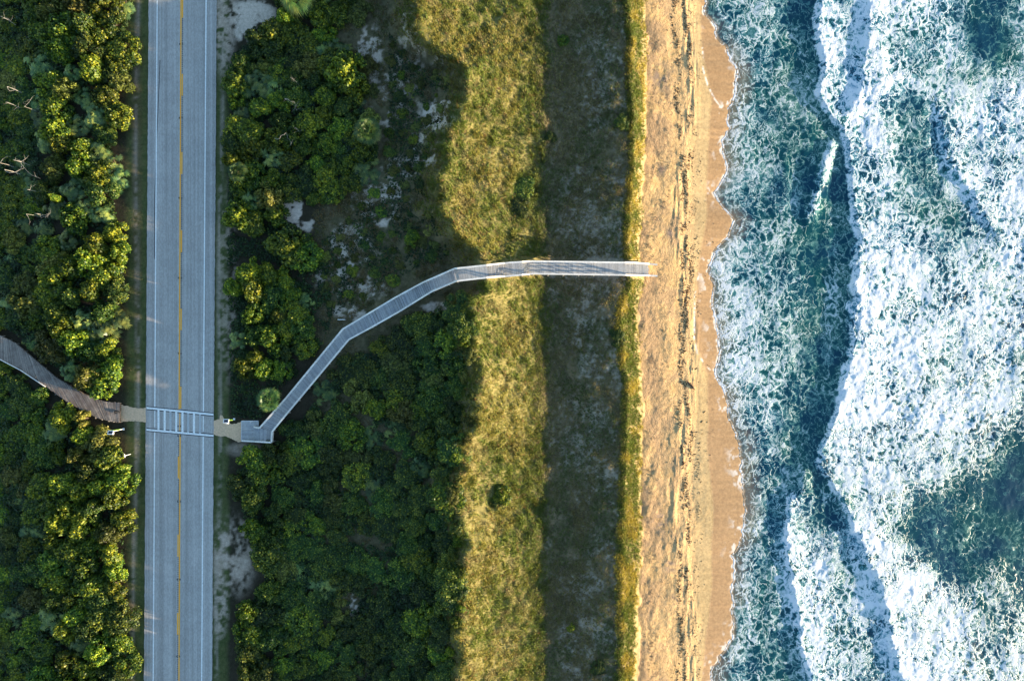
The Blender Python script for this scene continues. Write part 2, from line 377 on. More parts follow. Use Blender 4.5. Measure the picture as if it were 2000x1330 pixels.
# ------------------------------------------------------------------ ground
def axis(segs):
    out = []
    for a, b, st in segs:
        n = max(1, int(round((b-a)/st))); out.append(np.linspace(a, b, n, endpoint=False))
    return np.concatenate(out+[[segs[-1][1]]])
def ground_albedo(px, py, wx, wy):
    n = px.shape[0]; c = C_(py); d = D_(py); t = T_(py); xw = XW(py); wet = WETL(py)
    n5 = fbm(wx/5, wy/5, 21, 4); n2 = fbm(wx/1.6, wy/1.6, 22, 4); n1 = fbm(wx/.6, wy/.6, 23, 3); ny = fbm(wx/.5, wy/4, 24, 3)
    A = lambda r, g, b: np.tile(np.array([r, g, b], float), (n, 1))
    L = lambda a, b, f: a+(b-a)*f[:, None]
    litter = L(A(.022,.022,.012), A(.055,.044,.030), n2)
    whites = A(.54,.46,.38); tan = A(.33,.27,.20); turf = L(A(.045,.07,.022), A(.115,.115,.045), n1)
    col = litter.copy()
    # scrub flat with sand patches between road thicket and ridge
    scrub = L(A(.050,.052,.024), A(.15,.12,.07), n1)
    scr = sst(600, 650, px)*(1-sst(c+10, c+40, px))
    col = L(col, scrub, scr)
    def blob(cx, cy, rx, ry, th=.5): return sst(1.25, .55, np.sqrt(((px-cx)/rx)**2+((py-cy)/ry)**2))
    sandm = np.zeros(n)
    for (cx, cy, rx, ry, s) in [(570,410,24,34,1.1),(690,480,60,50,.62),(740,390,60,50,.7),(860,225,45,35,.8),(830,290,36,40,.55),(780,180,50,60,.45),(700,610,26,22,.8),(650,540,40,40,.55),(490,30,55,32,.85),(760,230,40,40,.45),(700,560,60,36,.5),(780,330,40,30,.5),(700,350,40,24,.5),(720,110,30,70,.55),(800,100,40,60,.35),(880,110,60,30,.4),(810,40,40,40,.5),(665,610,20,14,.5),
                               (942,998,13,11,1.3),(850,600,30,12,.7),(750,420,40,30,.6),(600,440,30,16,.6),(690,1190,10,34,.75),(480,60,30,25,.8)]:
        sandm = np.maximum(sandm, s*blob(cx, cy, rx, ry))
    sm = sst(.44, .56, n1*.5+n2*.5+(sandm-.5)*.35)*np.clip(sandm*1.4, 0, 1)
    col = L(col, whites*np.array([1.,.97,.95]), np.clip(sm, 0, 1))
    # path edge soil along the boardwalk
    # ridge under grass
    g = sst(c-8, c+25, px)*(1-sst(1045, 1085, px))
    col = L(col, L(A(.13,.12,.035), A(.25,.21,.085), n2*.6+n1*.4), g)
    # swale between ridge and foredune
    sw = sst(1040, 1085, px)*(1-sst(d-4, d+4, px))
    purple = L(A(.11,.092,.044), A(.23,.175,.105), n2*.4+n1*.6)
    pat = .75*sst(.555, .66, n5*.45+n2*.3+n1*.35-.05+.1*sst(1100,1160,px))
    purple = L(purple, A(.36,.30,.23), pat)
    col = L(col, purple, sw)
    fd = sst(d-3, d+3, px)*(1-sst(t-4, t+4, px))
    col = L(col, L(A(.22,.18,.07), A(.38,.28,.15), n2), fd)
    # beach
    b = sst(t-3, t+3, px)
    sandd = L(A(.50,.315,.135), A(.60,.405,.205), n2*.5+n1*.5)
    debris = A(.31,.205,.125)
    toe = (1-sst(t+22, t+70, px+26*(n5-.5)*2))*sst(.36, .62, n2*.45+n5*.75-.06)
    toe = np.maximum(toe, .8*sst(.60, .72, n5*.7+n2*.35)*(1-sst(1320, 1340, px)))
    sandd = L(sandd, debris, np.clip(toe*.70, 0, 1))
    for cx, cy, r in [(1292,332,9),(1308,455,7),(1310,1105,12),(1290,150,22),(1318,1170,7),(1290,1020,16)]:
        sandd = L(sandd, A(.17,.14,.14), .75*np.exp(-(((px-cx)/r)**2+((py-cy)/r/1.3)**2)*1.2)*sst(.3,.6,n1))
    col = L(col, sandd, b)
    ob = sst(1322, 1334, px+10*(n2-.5))*(1-sst(1350, 1366, px+14*(n2-.5)))
    col = L(col, A(.60,.39,.19), .65*ob*b)
    damp = sst(1348, 1362, px+12*(n5-.5)); col = L(col, L(A(.43,.305,.15), A(.50,.365,.19), n5), .95*damp*b)
    wets = sst(wet-4, wet+4, px+8*(n5-.5)); ripl = fbm(wx/3, wy/.25, 31, 2)
    col = L(col, L(A(.31,.185,.082), A(.40,.25,.12), ripl*.5+n5*.5), wets*b)
    # rills and foam left on the swash
    film = sst(FILM(py)-3, FILM(py)+3, px)*(py < 735)+0.0
    lace = sst(.60, .70, fbm(wx/.8+n2*2, wy/.8, 41, 3)); col = L(col, A(.66,.62,.58), .75*lace*wets*sst(xw-34, xw-6, px)*b*sst(.4,.6,n5))
    edge = np.exp(-((px-FILM(py))/1.6)**2)*(((py > 90) & (py < 222)) | ((py > 540) & (py < 730)))
    edge2 = np.exp(-((px-XW(py)+1.5)/1.5)**2)
    col = L(col, A(.85,.84,.82), np.clip(edge*.7*sst(.40,.62,n1)*sst(.3,.5,n2)*b, 0, 1))
    col = L(col, A(.85,.84,.82), np.clip(edge2*.6*sst(.45,.6,n1)*b*((py<740) | (py>1080)), 0, 1))
    # seabed
    # verges
    rl, rr = RL(py), RR(py)
    lv = sst(240, 258, px+8*(n2-.5))*(1-sst(rl, rl+3, px)); rv = sst(rr-3, rr, px)*(1-sst(440, 452, px+10*(n2-.5)))
    v = np.clip(lv+rv, 0, 1)
    col = L(col, turf, v)
    trk = np.exp(-((px-(rl-20-4*np.sin(py/160)))/4.0)**2)*sst(.38, .56, ny*.6+n1*.5)
    trk = np.maximum(trk, .9*np.exp(-((px-(rr+10+3*np.sin(py/110)))/3.6)**2)*sst(.36, .52, ny*.7+n1*.35))
    col = L(col, A(.34,.28,.22), np.clip(trk*.85*v, 0, 1))
    bare = sst(1.2, .5, np.hypot((px-455)/48, (py-1085)/85))*sst(.35, .6, n2*.6+n1*.4)
    bare = np.maximum(bare, .9*sst(1.2, .5, np.hypot((px-430)/18, (py-1180)/75))*sst(.35,.6,n1))
    bare = np.maximum(bare, .85*sst(1.3, .5, np.hypot((px-438)/24, (py-40)/110))*sst(.3,.5,n1))
    bare = np.maximum(bare, .6*sst(1.2, .5, np.hypot((px-480)/45, (py-878)/16)))
    bare = np.maximum(bare, .55*sst(1.2, .5, np.hypot((px-445)/22, (py-560)/200))*sst(.4,.6,n1))
    col = L(col, L(A(.30,.23,.165), A(.50,.40,.32), n1), np.clip(bare*(px > rr), 0, 1))
    rd = sst(1.3, .7, np.hypot((px-268)/10, (py-340)/360))*.3
    col = L(col, A(.13,.075,.05), rd*(px < rl))
    col[px < -200] = litter[px < -200]
    rough = np.where(wets*b > .5, .38, .95); spec = np.where(wets*b > .5, .45, .1)
    bmp = np.full(n, .35); bmp = mix(bmp, .95, b); bmp = mix(bmp, .22, damp*b); bmp = mix(bmp, .03, wets*b)
    return np.clip(col, 0, 1), rough, spec, bmp

xs = axis([(-700,-86,60),(-86,-58,.4),(-58,-44,.3),(-44,18,.22),(18,37,.11),(37,60,.5),(60,800,80)])
ys = axis([(-700,-60,60),(-60,-56,.8),(-56,56,.19),(56,60,.8),(60,700,60)])
X, Y = np.meshgrid(xs, ys); X = X.ravel(); Y = Y.ravel()
px, py = world_to_px(X, Y, lambda a, b: terrain(a, b, True)); Z = terrain(px, py, True)
al, ro, spc, bm = ground_albedo(px, py, X, Y)
g = mesh_np("ground", np.stack([X, Y, Z], 1), grid_quads(len(xs), len(ys)), mats=[M['ground']], col={"albedo": al, "rough": ro, "spec": spc, "bmp": bm}, smooth=True)
tag(g, kind="structure")

# ------------------------------------------------------------------ sea
F1 = curve([(-200,1600),(0,1592),(50,1588),(100,1598),(150,1601),(180,1591),(210,1604),(235,1628),(250,1636),(300,1645),(350,1652),(400,1655),(450,1661),(500,1666),(550,1662),(600,1657),(650,1652),(700,1650),(760,1641),(800,1626),(850,1607),(880,1598),(905,1596),(930,1606),(944,1617),(970,1632),(995,1644),(1032,1657),(1083,1678),(1117,1698),(1151,1715),(1191,1722),(1245,1729),(1303,1745),(1330,1755),(1500,1790)])
F0 = curve([(-200,1690),(0,1683),(60,1681),(120,1673),(170,1668),(205,1652),(240,1638)])
F2 = curve([(950,1560),(957,1547),(981,1538),(1025,1527),(1083,1527),(1124,1538),(1168,1542),(1218,1549),(1269,1559),(1330,1572),(1500,1600)])
F3 = curve([(100,1800),(200,1815),(260,1821),(310,1831),(345,1850),(380,1875),(430,1902),(460,1925),(560,1960)])
GR = np.array([[4,5,5,3,8,7,9,8,8,8,6,5,6],[5,5,5,3,9,8,9,7,6,7,4,3,6],[6,5,4,3,6,9,9,6,6,6,6,8,8],[5,5,4,3,2,9,9,7,5,8,8,8,8],[5,5,4,5,2,9,9,8,6,6,9,9,9],
 [7,5,5,4,1,8,9,9,8,7,8,9,9],[6,6,5,4,2,8,9,8,8,8,8,8,8],[7,7,5,4,2,9,9,9,8,7,8,8,7],[7,6,6,3,2,9,9,8,8,7,8,7,5],[5,5,5,3,7,9,9,8,8,7,6,5,3],
 [5,5,4,5,3,6,8,6,4,2,2,2,1],[6,6,4,8,8,4,9,7,6,3,2,2,2],[6,5,4,6,9,6,7,9,8,8,6,4,3],[6,5,4,3,8,8,6,9,9,9,8,7,7],[6,5,4,3,7,8,6,9,9,9,8,7,7]], float)/9.0
def gridsample(px, py):
    u = np.clip((px-1400)/50, 0, 11.999); v = np.clip(py/100, 0, 13.999); i = u.astype(int); j = v.astype(int); fu = u-i; fv = v-j
    return (GR[j,i]*(1-fu)+GR[j,i+1]*fu)*(1-fv)+(GR[j+1,i]*(1-fu)+GR[j+1,i+1]*fu)*fv
def sea_fields(px, py, wx, wy):
    jx = (fbm(wx/1.1, wy/1.1, 51, 3)-.5)*26+(fbm(wx/5, wy/5, 52, 2)-.5)*20
    def crest(F, A, rise, dec, y0, y1, fade=25):
        d = px-F(py)-jx*.75
        on = sst(y0-fade, y0+fade, py)*(1-sst(y1-fade, y1+fade, py))
        return A*on*sst(0, rise, d)*np.exp(-np.maximum(d-rise, 0)/dec), d, on
    h1, d1, o1 = crest(F1, .50, 14, 110, -600, 2000)
    h0, d0, o0 = crest(F0, .34, 18, 120, -600, 225, 12)
    h2, d2, o2 = crest(F2, .40, 14, 80, 962, 2500, 8)
    h3, d3, o3 = crest(F3, .32, 30, 90, 190, 470, 40)
    # small sunlit ridge ahead of the breaker
    yy = np.clip((py-262)/170, 0, 1); c4 = 1622-52*yy; h4 = .42*np.exp(-((px-c4-8-jx*.5)/15)**2)*sst(262, 285, py)*(1-sst(395, 470, py))
    h5 = .45*np.exp(-((px-1572+.0*py)/20)**2)*sst(900, 930, py)*(1-sst(955, 975, py))
    h = h1+h0+h2+h3+h4+h5
    h += (fbm(wx/7, wy/16, 61, 3)-.5)*.40*sst(1440, 1560, px)+(fbm(wx/1.6, wy/2.6, 62, 3)-.5)*.15*sst(1400, 1500, px)
    cov = gridsample(px, py)*mix(.94, .91, sst(1560, 1680, px))+.02
    cov += .30*(fbm(wx/9+fbm(wx/6,wy/6,401,2)*2, wy/5.5+fbm(wx/6,wy/6,402,2)*2.5, 403, 3)-.5)*2*sst(1450, 1700, px)
    w1 = sst(-3, 5, d1)
    # clear dark band ahead of F1
    band = sst(-52, -16, px-F1(py))*(1-w1)*(1-o2*sst(-20, 0, px-F2(py))*(py > 950))
    cov = mix(cov, .24, .85*band)
    cov = np.maximum(cov, w1*np.exp(-np.maximum(d1, 0)/40)*1.05)
    w2 = sst(-3, 5, d2)*o2; cov = np.maximum(cov, w2*np.exp(-np.maximum(d2, 0)/60)*1.1*(1-sst(40, 110, d2)))
    w0 = sst(-3, 8, d0)*o0; cov = np.maximum(cov, w0*np.exp(-np.maximum(d0, 0)/60)*1.05)
    w3 = sst(-6, 12, d3)*o3; cov = np.maximum(cov, w3*np.exp(-np.maximum(d3, 0)/90)*1.05)
    vall = np.exp(-((d3+38)/40)**2)*o3; cov = mix(cov, .40, .8*vall)
    vall0 = np.exp(-((d0+20)/16)**2)*o0*(d1 > 8); cov = mix(cov, .62, .7*vall0)
    cov = np.maximum(cov, np.clip(h4*2.2, 0, .62))
    lowr = sst(1.2, .6, np.hypot((px-1870)/130, (py-1030)/75)); cov = mix(cov, .20, .85*lowr)
    lowr2 = sst(1.2, .6, np.hypot((px-1985)/70, (py-990)/130)); cov = mix(cov, .06, .8*lowr2)
    lowr3 = sst(1.2, .5, np.hypot((px-1930)/45, (py-70)/42)); cov = mix(cov, .16, .85*lowr3)
    # streaks sweeping seaward right of waterline
    xw = XW(py); dw = px-xw
    cov = cov*sst(-2, 30, dw)*.25+cov*.75
    line = np.exp(-((dw-1.6)/3.0)**2); cov = np.maximum(cov, line*(.95-.25*sst(.4,.6,fbm(wx/3,wy/3,71,2))))
    cov = np.maximum(cov, .72*np.exp(-((dw-26-8*np.sin(py/37))/7)**2)*sst(.3,.6,fbm(wx/6,wy/6,72,2)))
    sand = np.maximum(np.clip(1-dw/42, 0, 1)*.8*sst(.30,.6,fbm(wx/4, wy/7, 73, 2)+.12), 1-sst(2, 12, dw))
    swh = .03*sst(0, 12, dw)
    h = h*sst(0, 60, dw)+swh
    lump = np.clip(cov-.5, 0, 1)*1.6*sst(0, 40, dw)
    h += lump*((fbm(wx/.75, wy/.75, 63, 3)-.5)*.20)
    dense = np.clip((cov-.35)*1.6, 0, 1)
    return h, cov, sand, dense
sx = axis([(26,82,.125),(82,100,2),(100,1100,60)]); sy = axis([(-800,-60,50),(-60,-56,1),(-56,56,.14),(56,60,1),(60,800,50)])
X, Y = np.meshgrid(sx, sy); X = X.ravel(); Y = Y.ravel()
f = H/(H-SL); px = 1000+X*K*f; py = 665-Y*K*f
h, cov, sand, dense = sea_fields(px, py, X, Y)
for _ in range(1):
    f = H/(H-SL-h); px = 1000+X*K*f; py = 665-Y*K*f; h, cov, sand, dense = sea_fields(px, py, X, Y)
sea = mesh_np("sea", np.stack([X, Y, SL+h], 1), grid_quads(len(sx), len(sy)), mats=[M['sea']], col={"cov": cov, "sand": sand, "dense": dense}, smooth=True)
tag(sea, kind="structure")

# ------------------------------------------------------------------ road and markings
def strip(name, pts_l, pts_r, mat, z, kind="structure"):
    mb = MB()
    for i in range(len(pts_l)-1):
        a, b, c, d = pts_l[i], pts_r[i], pts_r[i+1], pts_l[i+1]
        mb.quad([(a[0], a[1], z), (d[0], d[1], z), (c[0], c[1], z), (b[0], b[1], z)])
    o = mb.build(name, mat); tag(o, kind=kind); return o
def rx(f, y): return W(f(y), y)          # road level
far = [-4200, -1200, -30]+list(np.arange(-20, 1360, 6))+[1400, 2500, 5500]
jl = [(W(RL(y)+random.uniform(-.45, .45), y)) for y in far]; jr = [(W(RR(y)+random.uniform(-.5, .5), y)) for y in far]
strip("road", jl, jr, M['asphalt'], 0.03)
def line_mb(mb, fx, y0, y1, wd, z, step=30):
    n = max(1, int(abs(y1-y0)/step)); ys_ = np.linspace(y0, y1, n+1)
    for i in range(n):
        ya, yb = ys_[i], ys_[i+1]
        a0 = W(fx(ya)-wd/2, ya); a1 = W(fx(ya)+wd/2, ya); b0 = W(fx(yb)-wd/2, yb); b1 = W(fx(yb)+wd/2, yb)
        mb.quad([(a0.x,a0.y,z),(b0.x,b0.y,z),(b1.x,b1.y,z),(a1.x,a1.y,z)])
EL = lambda y: 307.2-7.8*y/1330; ER = lambda y: 402.7-8.7*y/1330; CL = lambda y: 354.4-6.2*y/1330
mb = MB(); line_mb(mb, EL, -3000, 796, 2.2, .034, 400); line_mb(mb, EL, 838, 4300, 2.2, .034, 400)
line_mb(mb, ER, -3000, 804, 2.2, .034, 400); line_mb(mb, ER, 846, 4300, 2.2, .034, 400)
line_mb(mb, EL, 800, 834, 1.7, .034); line_mb(mb, ER, 812, 842, 1.7, .034)
tag(mb.build("road_edge_lines", M['white_paint']), kind="structure")
mb = MB(); line_mb(mb, lambda y: CL(y)-.6, -3000, 799, 2.4, .034, 400)
line_mb(mb, lambda y: CL(y)+1.5, 845, 4300, 2.4, .034, 400)
line_mb(mb, lambda y: CL(y)+.9, 803, 843, 1.6, .034)
for y0 in [755-152.5*k for k in range(0, 9)]: line_mb(mb, lambda y: CL(y)+2.5, y0, y0+43, 2.4, .034)
for y0 in [891+152.5*k for k in range(0, 8)]: line_mb(mb, lambda y: CL(y)-1.6, y0, y0+43, 2.4, .034)
tag(mb.build("road_centre_lines", M['yellow_paint']), kind="structure")
mb = MB()
y = -60.0
while y < 1400:
    up = y < 796; 
    if not (790 < y < 850):
        ph = (y-755) % 152.5 if up else (y-891) % 152.5
        if ph > 43:
            fx = (lambda yy: CL(yy)+2.5) if up else (lambda yy: CL(yy)-1.3)
            a0 = W(fx(y)-1.0, y); a1 = W(fx(y)+1.1, y); z = .038
            mb.quad([(a0.x,a0.y-.07,z),(a1.x,a1.y-.07,z),(a1.x,a1.y+.07,z),(a0.x,a0.y+.07,z)])
    y += 3.6
for yy in [87,231,387,543,690,832,851,979,1131,1281]:
    for dx in (-2.6, 2.6):
        a0 = W(CL(yy)+dx, yy); mb.box(a0.x, a0.y, .045, .16, .26, .03)
tag(mb.build("rumble_grooves", M['groove']), kind="structure")
mb = MB(); BL = curve([(118,313),(233,308.3),(291,305.6),(372,303.0),(450,302.3),(506,302.4)]); BLl = lambda y: float(BL(y))-(0.6 if y > 372 else 0.2)
line_mb(mb, BLl, 118, 506, 1.2, .032, 20)
tag(mb.build("blacked_out_line", M['black_paint']), kind="structure")
# crosswalk
def xl(px_, y0, y1): return y0+(y1-y0)*(px_-286.2)/(417-286.2)
mbw, mbb, mbf = MB(), MB(), MB()
def band_q(mb, xa, xb, f0, f1, z):
    p = [W(xa, f1(xa)), W(xb, f1(xb)), W(xb, f0(xb)), W(xa, f0(xa))]; mb.quad([(q.x, q.y, z) for q in p])
top = lambda x: xl(x, 796.3, 809.4); bot = lambda x: xl(x, 838.8, 850.6)
bars = [309.8, 321.9, 333.2, 344.5, 356.6, 367.7, 379.1, 390.8]
for fn in (top, bot):
    band_q(mbw, 286.4, 417, lambda x: fn(x)-1.9, lambda x: fn(x)+2.2, .042)
band_q(mbb, 286.4, 417, lambda x: top(x)-3.4, lambda x: top(x)-1.9, .042)
band_q(mbb, 286.4, 417, lambda x: bot(x)+2.2, lambda x: bot(x)+3.6, .042)
edges_ = [286.4]+[v for b_ in bars for v in (b_-2.1, b_+2.1)]+[417]
for i in range(0, len(edges_), 2):
    band_q(mbb, edges_[i], edges_[i+1], lambda x: top(x)+2.2, lambda x: top(x)+3.9, .042)
    band_q(mbb, edges_[i], edges_[i+1], lambda x: bot(x)-3.6, lambda x: bot(x)-1.9, .042)
for i, b_ in enumerate(bars):
    band_q(mbf if i in (2, 5, 7) else mbw, b_-2.0, b_+2.0, lambda x: top(x)+2.2, lambda x: bot(x)-1.9, .042)
tag(mbw.build("crosswalk_paint", M['white_paint']), kind="structure")
tag(mbf.build("faded_crosswalk_bars", M['faded_paint']), kind="structure")
tag(mbb.build("crosswalk_black_outline", M['black_paint']), kind="structure")
# sandy paths either side of the crossing
def path_sheet(name, outline, z):
    pts = []
    n = len(outline)
    for i in range(n):
        a, b = outline[i], outline[(i+1) % n]; L = math.dist(a, b); k = max(1, int(L/2.5))
        for j in range(k):
            f = j/k; jj = 0 if (i == 0 and j == 0) else 1
            pts.append((a[0]+(b[0]-a[0])*f+random.uniform(-.9,.9)*jj, a[1]+(b[1]-a[1])*f+random.uniform(-.9,.9)*jj))
    vs = [W(p[0], p[1], z) for p in pts]
    me = bpy.data.meshes.new(name); me.from_pydata([tuple(v) for v in vs], [], [tuple(range(len(vs)))[::-1]]); me.materials.append(M['concrete'])
    return tag(link(bpy.data.objects.new(name, me)), kind="structure")
path_sheet("sand_path", [(287,796),(287,826),(270,823),(255,822),(243,823),(236,825),(236,790),(250,793),(262,796),(272,798)], .028)
path_sheet("sand_path", [(417,823),(422,820),(428,818),(431,811),(435,812),(440,824),(452,828),(462,827),(472,822),(472,862),(466,864),(455,858),(440,852),(428,852),(417,848)], .028)

# ------------------------------------------------------------------ pale boardwalk
UP = [(495,833.8),(506.5,835.8),(559,776.6),(669,643),(770.4,582),(826.3,551.6),(887.5,524.8),(948.9,518.2),(996,513),(1040,510.4),(1240,513.2),(1284,517)]
LO = [(472,860.8),(529.8,864),(531.2,842.8),(560,807.7),(680.8,663.3),(724.8,639.6),(778.9,609),(844,568.8),(891,549),(950.5,542.3),(996,539),(1042,534.7),(1243,537.6),(1284,539)]
zk = [(472,.30),(495,.30),(507,1.0),(716,1.0),(731,1.5),(765,1.5),(782,2.2),(805,2.2),(835,3.5),(876,4.5),(893,5.4),(951,5.4),(985,3.8),(1020,3.8),(1034,3.0),(1222,2.5),(1268,-1.15)]
def deckz(x): return float(np.interp(x, [k[0] for k in zk], [k[1] for k in zk]))
bw = empty("boardwalk", W(1000, 525, 0)); tag(bw, "long pale grey railed boardwalk curving from the road crossing over the dunes to the beach", "boardwalk")
O = Vector(bw.location)
def polyx(poly, n):
    pts = [Vector((p[0], p[1], 0)) for p in poly]; L = [0]
    for i in range(len(pts)-1): L.append(L[-1]+(pts[i+1]-pts[i]).length)
    L = [l/L[-1] for l in L]
    out = []
    for t_ in np.linspace(0, 1, n):
        out.append((np.interp(t_, L, [p.x for p in pts]), np.interp(t_, L, [p.y for p in pts])))
    return out
# matched stations of the two edges (deck level)
st = [((506.5,836.4),(529.2,862.6)),((507.5,834.8),(531,842.6)),((559,776.8),(574,791)),((669,643.4),(681,663)),((715,616),(725,638.5)),((765,585.5),(776,610)),((826.3,552),(836,574.5)),((887.5,525.6),(893,548)),((949,519),(951,541.6)),((996,513.8),(998,538.4)),((1040,511),(1042,534.4)),((1100,511.5),(1101,535.2)),((1222,514),(1222,537)),((1268,516.5),(1268,538.5))]
dk = MB(); treads = []
def deck_span(mb, a0, b0, a1, b1, z0, z1, steps=False):
    A0, B0, A1, B1 = W(*a0, z0), W(*b0, z0), W(*a1, z1), W(*b1, z1)
    L = ((A1-A0).length+(B1-B0).length)/2; n = max(1, int(L/.145))
    if steps: n = max(2, int(round(abs(z1-z0)/.16)))
    for i in range(n):
        f0 = i/n; f1 = (i+(.84 if steps else .93))/n
        p = [A0.lerp(A1, f0), B0.lerp(B1, f0), B0.lerp(B1, f1), A0.lerp(A1, f1)]
        zz = z0+(z1-z0)*((i+.5)/n) if steps else None
        q = [(v.x-O.x, v.y-O.y, (zz if steps else v.z)) for v in p]
        mb.box8([(v[0], v[1], v[2]-.045) for v in q][::-1], q[::-1], random.uniform(.82, 1.16))
        if steps:
            up = z1 > z0; e0 = (0, 1) if up else (3, 2)
            # riser
            r = [q[e0[0]], q[e0[1]]]; mb.quad([(r[0][0], r[0][1], r[0][2]-.045), (r[1][0], r[1][1], r[1][2]-.045), (r[1][0], r[1][1], r[1][2]-.17), (r[0][0], r[0][1], r[0][2]-.17)], .55)
# split stations at z changes
def interp_st(x):
    for i in range(len(st)-1):
        a, b = st[i], st[i+1]
        if a[0][0] <= x <= b[0][0]:
            f = (x-a[0][0])/(b[0][0]-a[0][0]); return (x, a[0][1]+(b[0][1]-a[0][1])*f), (a[1][0]+(b[1][0]-a[1][0])*f, a[1][1]+(b[1][1]-a[1][1])*f)
brk = sorted(set([s[0][0] for s in st]+[x for x, z in zk if x > 508 and x < 1268]))
for i in range(1, len(brk)-1):
    x0, x1 = brk[i], brk[i+1]
    s0 = st[0] if i == 0 else interp_st(x0); s1 = interp_st(x1); z0, z1 = deckz(x0), deckz(x1)
    if (x0, x1) != (835, 876) and abs(z1-z0) > .3 and x1-x0 < 60:
        t_ = MB(); deck_span(t_, s0[0], s0[1], s1[0], s1[1], z0, z1, True); t_.build("stair", M['grey_wood'], bw)
    else: dk = MB(); deck_span(dk, s0[0], s0[1], s1[0], s1[1], z0, z1); dk.build("deck", M['grey_wood'], bw)
# landing platform by the path
pl = MB(); A, B, C2, D2 = W(472,822.5,.3)-O, W(503.8,822.5,.3)-O, W(495.5,861,.3)-O, W(472,861,.3)-O
n = 26
for i in range(n):
    y0 = 822.4+38.4*i/n; y1 = 822.4+38.4*(i+.93)/n; xr = 503.8 if y1 < 833.5 else 495.6
    p = [W(472,y1,.3)-O, W(xr,y1,.3)-O, W(xr,y0,.3)-O, W(472,y0,.3)-O]
    pl.box8([(v.x, v.y, .22) for v in p], [(v.x, v.y, .3) for v in p], random.uniform(.95, 1.2))
for a_, b_ in (((472,822.2),(504,822.2)),((472,861.6),(496,861.6)),((471.6,822),(471.6,862)),((504.2,822),(504.2,833))):
    pl.bar(W(*a_, .33)-O, W(*b_, .33)-O, .12, .16, 1.5)
pl.build("landing", M['grey_wood'], bw)
cf = MB(); deck_span(cf, (507.2,835.6), (507.2,862.3), (530.8,842.4), (529.4,862.8), 1.0, 1.0); cf.build("deck", M['grey_wood'], bw)
sf = MB(); deck_span(sf, (495.6,834.6), (495.6,861.6), (507,836.4), (507,862.4), .3, 1.0, True); sf.build("stair", M['grey_wood'], bw)
def rail(poly, inner):
    """handrail with two lower boards over posts"""
    pts = []
    for (x, y_) in poly:
        x_d = x if inner else x-4 if 560 < x < 900 else x
        pts.append((x, y_))
    # densify at z breaks
    dense_ = []
    for i in range(len(pts)-1):
        a, b = pts[i], pts[i+1]; xsb = [a[0]]+[x for x, z in zk if min(a[0], b[0]) < x < max(a[0], b[0])]+[b[0]]
        xsb = sorted(xsb, reverse=a[0] > b[0])
        for x in xsb[:-1]:
            f = (x-a[0])/(b[0]-a[0]) if abs(b[0]-a[0]) > 1e-6 else 0; dense_.append((x, a[1]+(b[1]-a[1])*f))
    dense_.append(pts[-1])
    Q = [W(x, y_, deckz(x)+1.07)-O for x, y_ in dense_]
    cap = MB(); low = MB()
    for i in range(len(Q)-1):
        cap.bar(Q[i], Q[i+1], .235, .05, random.uniform(.95, 1.12))
        for dz in (.30, .66):
            low.bar(Q[i]-Vector((0,0,dz)), Q[i+1]-Vector((0,0,dz)), .04, .10, random.uniform(.8, 1.0))
    cap.build("handrail", M['rail_wood'], bw); low.build("rail_boards", M['rail_wood'], bw)
    # posts
    for i in range(len(Q)-1):
        L = (Q[i+1]-Q[i]).length; k = max(1, int(L/2.2))
        for j in range(k):
            q = Q[i].lerp(Q[i+1], j/k); p = q+O; gpx = 1000+p.x*K; gpy = 665-p.y*K
            gz = min(tz(gpx*1.0, gpy), p.z-1.1)
            m_ = MB(); m_.box(q.x, q.y, (q.z-.05+gz-.4)/2, .12, .12, q.z-.05-gz+.4); m_.build("post", M['post_wood'], bw)
rail(UP, True); rail(LO, False)
bm_ = MB()
for i in range(len(st)-1):
    for side in (0, 1):
        a_, b_ = st[i][side], st[i+1][side]; bm_.bar(W(*a_, deckz(st[i][0][0])-.06)-O, W(*b_, deckz(st[i+1][0][0])-.06)-O, .06, .25, .8)
bm_.build("joist", M['grey_wood'], bw)

# ------------------------------------------------------------------ brown boardwalk
lb = empty("wooden_path", W(118, 745, 0)); tag(lb, "brown weathered plank path winding through the thicket left of the road", "boardwalk"); OL = Vector(lb.location)
bu = [(-120,620),(-60,640),(0,656),(30,671),(64,700),(108,737),(162,769),(203,785),(235.5,787)]
bl = [(-120,662),(-60,676),(0,700),(40,721),(88,753),(135,787),(189.5,816),(215,822),(234,824.5)]
dk = MB(); zb = .55
for i in range(len(bu)-1):
    A0, B0, A1, B1 = W(*bu[i],zb), W(*bl[i],zb), W(*bu[i+1],zb), W(*bl[i+1],zb); L = ((A1-A0).length+(B1-B0).length)/2; n = int(L/.15)
    for j in range(n):
        f0, f1 = j/n, (j+.9)/n; e = Vector((random.uniform(-.03,.03), random.uniform(-.05,.12), 0))
        p = [A0.lerp(A1, f0)+e, B0.lerp(B1, f0)-e, B0.lerp(B1, f1)-e, A0.lerp(A1, f1)+e]; dz = random.uniform(-.012,.012)
        q = [(v.x-OL.x, v.y-OL.y, zb+dz) for v in p]; dk.box8([(v[0], v[1], v[2]-.04) for v in q][::-1], q[::-1], random.choice([.7,.85,1,1,1.1,1.3,.9]))
dk.build("deck", M['brown_wood'], lb)
for off, poly in ((0, bl), (0, bu)):
    hb = MB()
    for i in range(len(poly)-1): hb.bar(W(*poly[i], zb-.05)-OL, W(*poly[i+1], zb-.05)-OL, .08, .3, .7)
    hb.build("edge_beam", M['brown_wood'], lb)
hr = MB(); pr = [(x, y_+2.2) for x, y_ in bl[:5]]
for i in range(len(pr)-1):
    hr.bar(W(*pr[i], zb+.16)-OL, W(*pr[i+1], zb+.16)-OL, .11, .1, 1.1)
hr.build("kerb_rail", M['rail_wood'], lb)
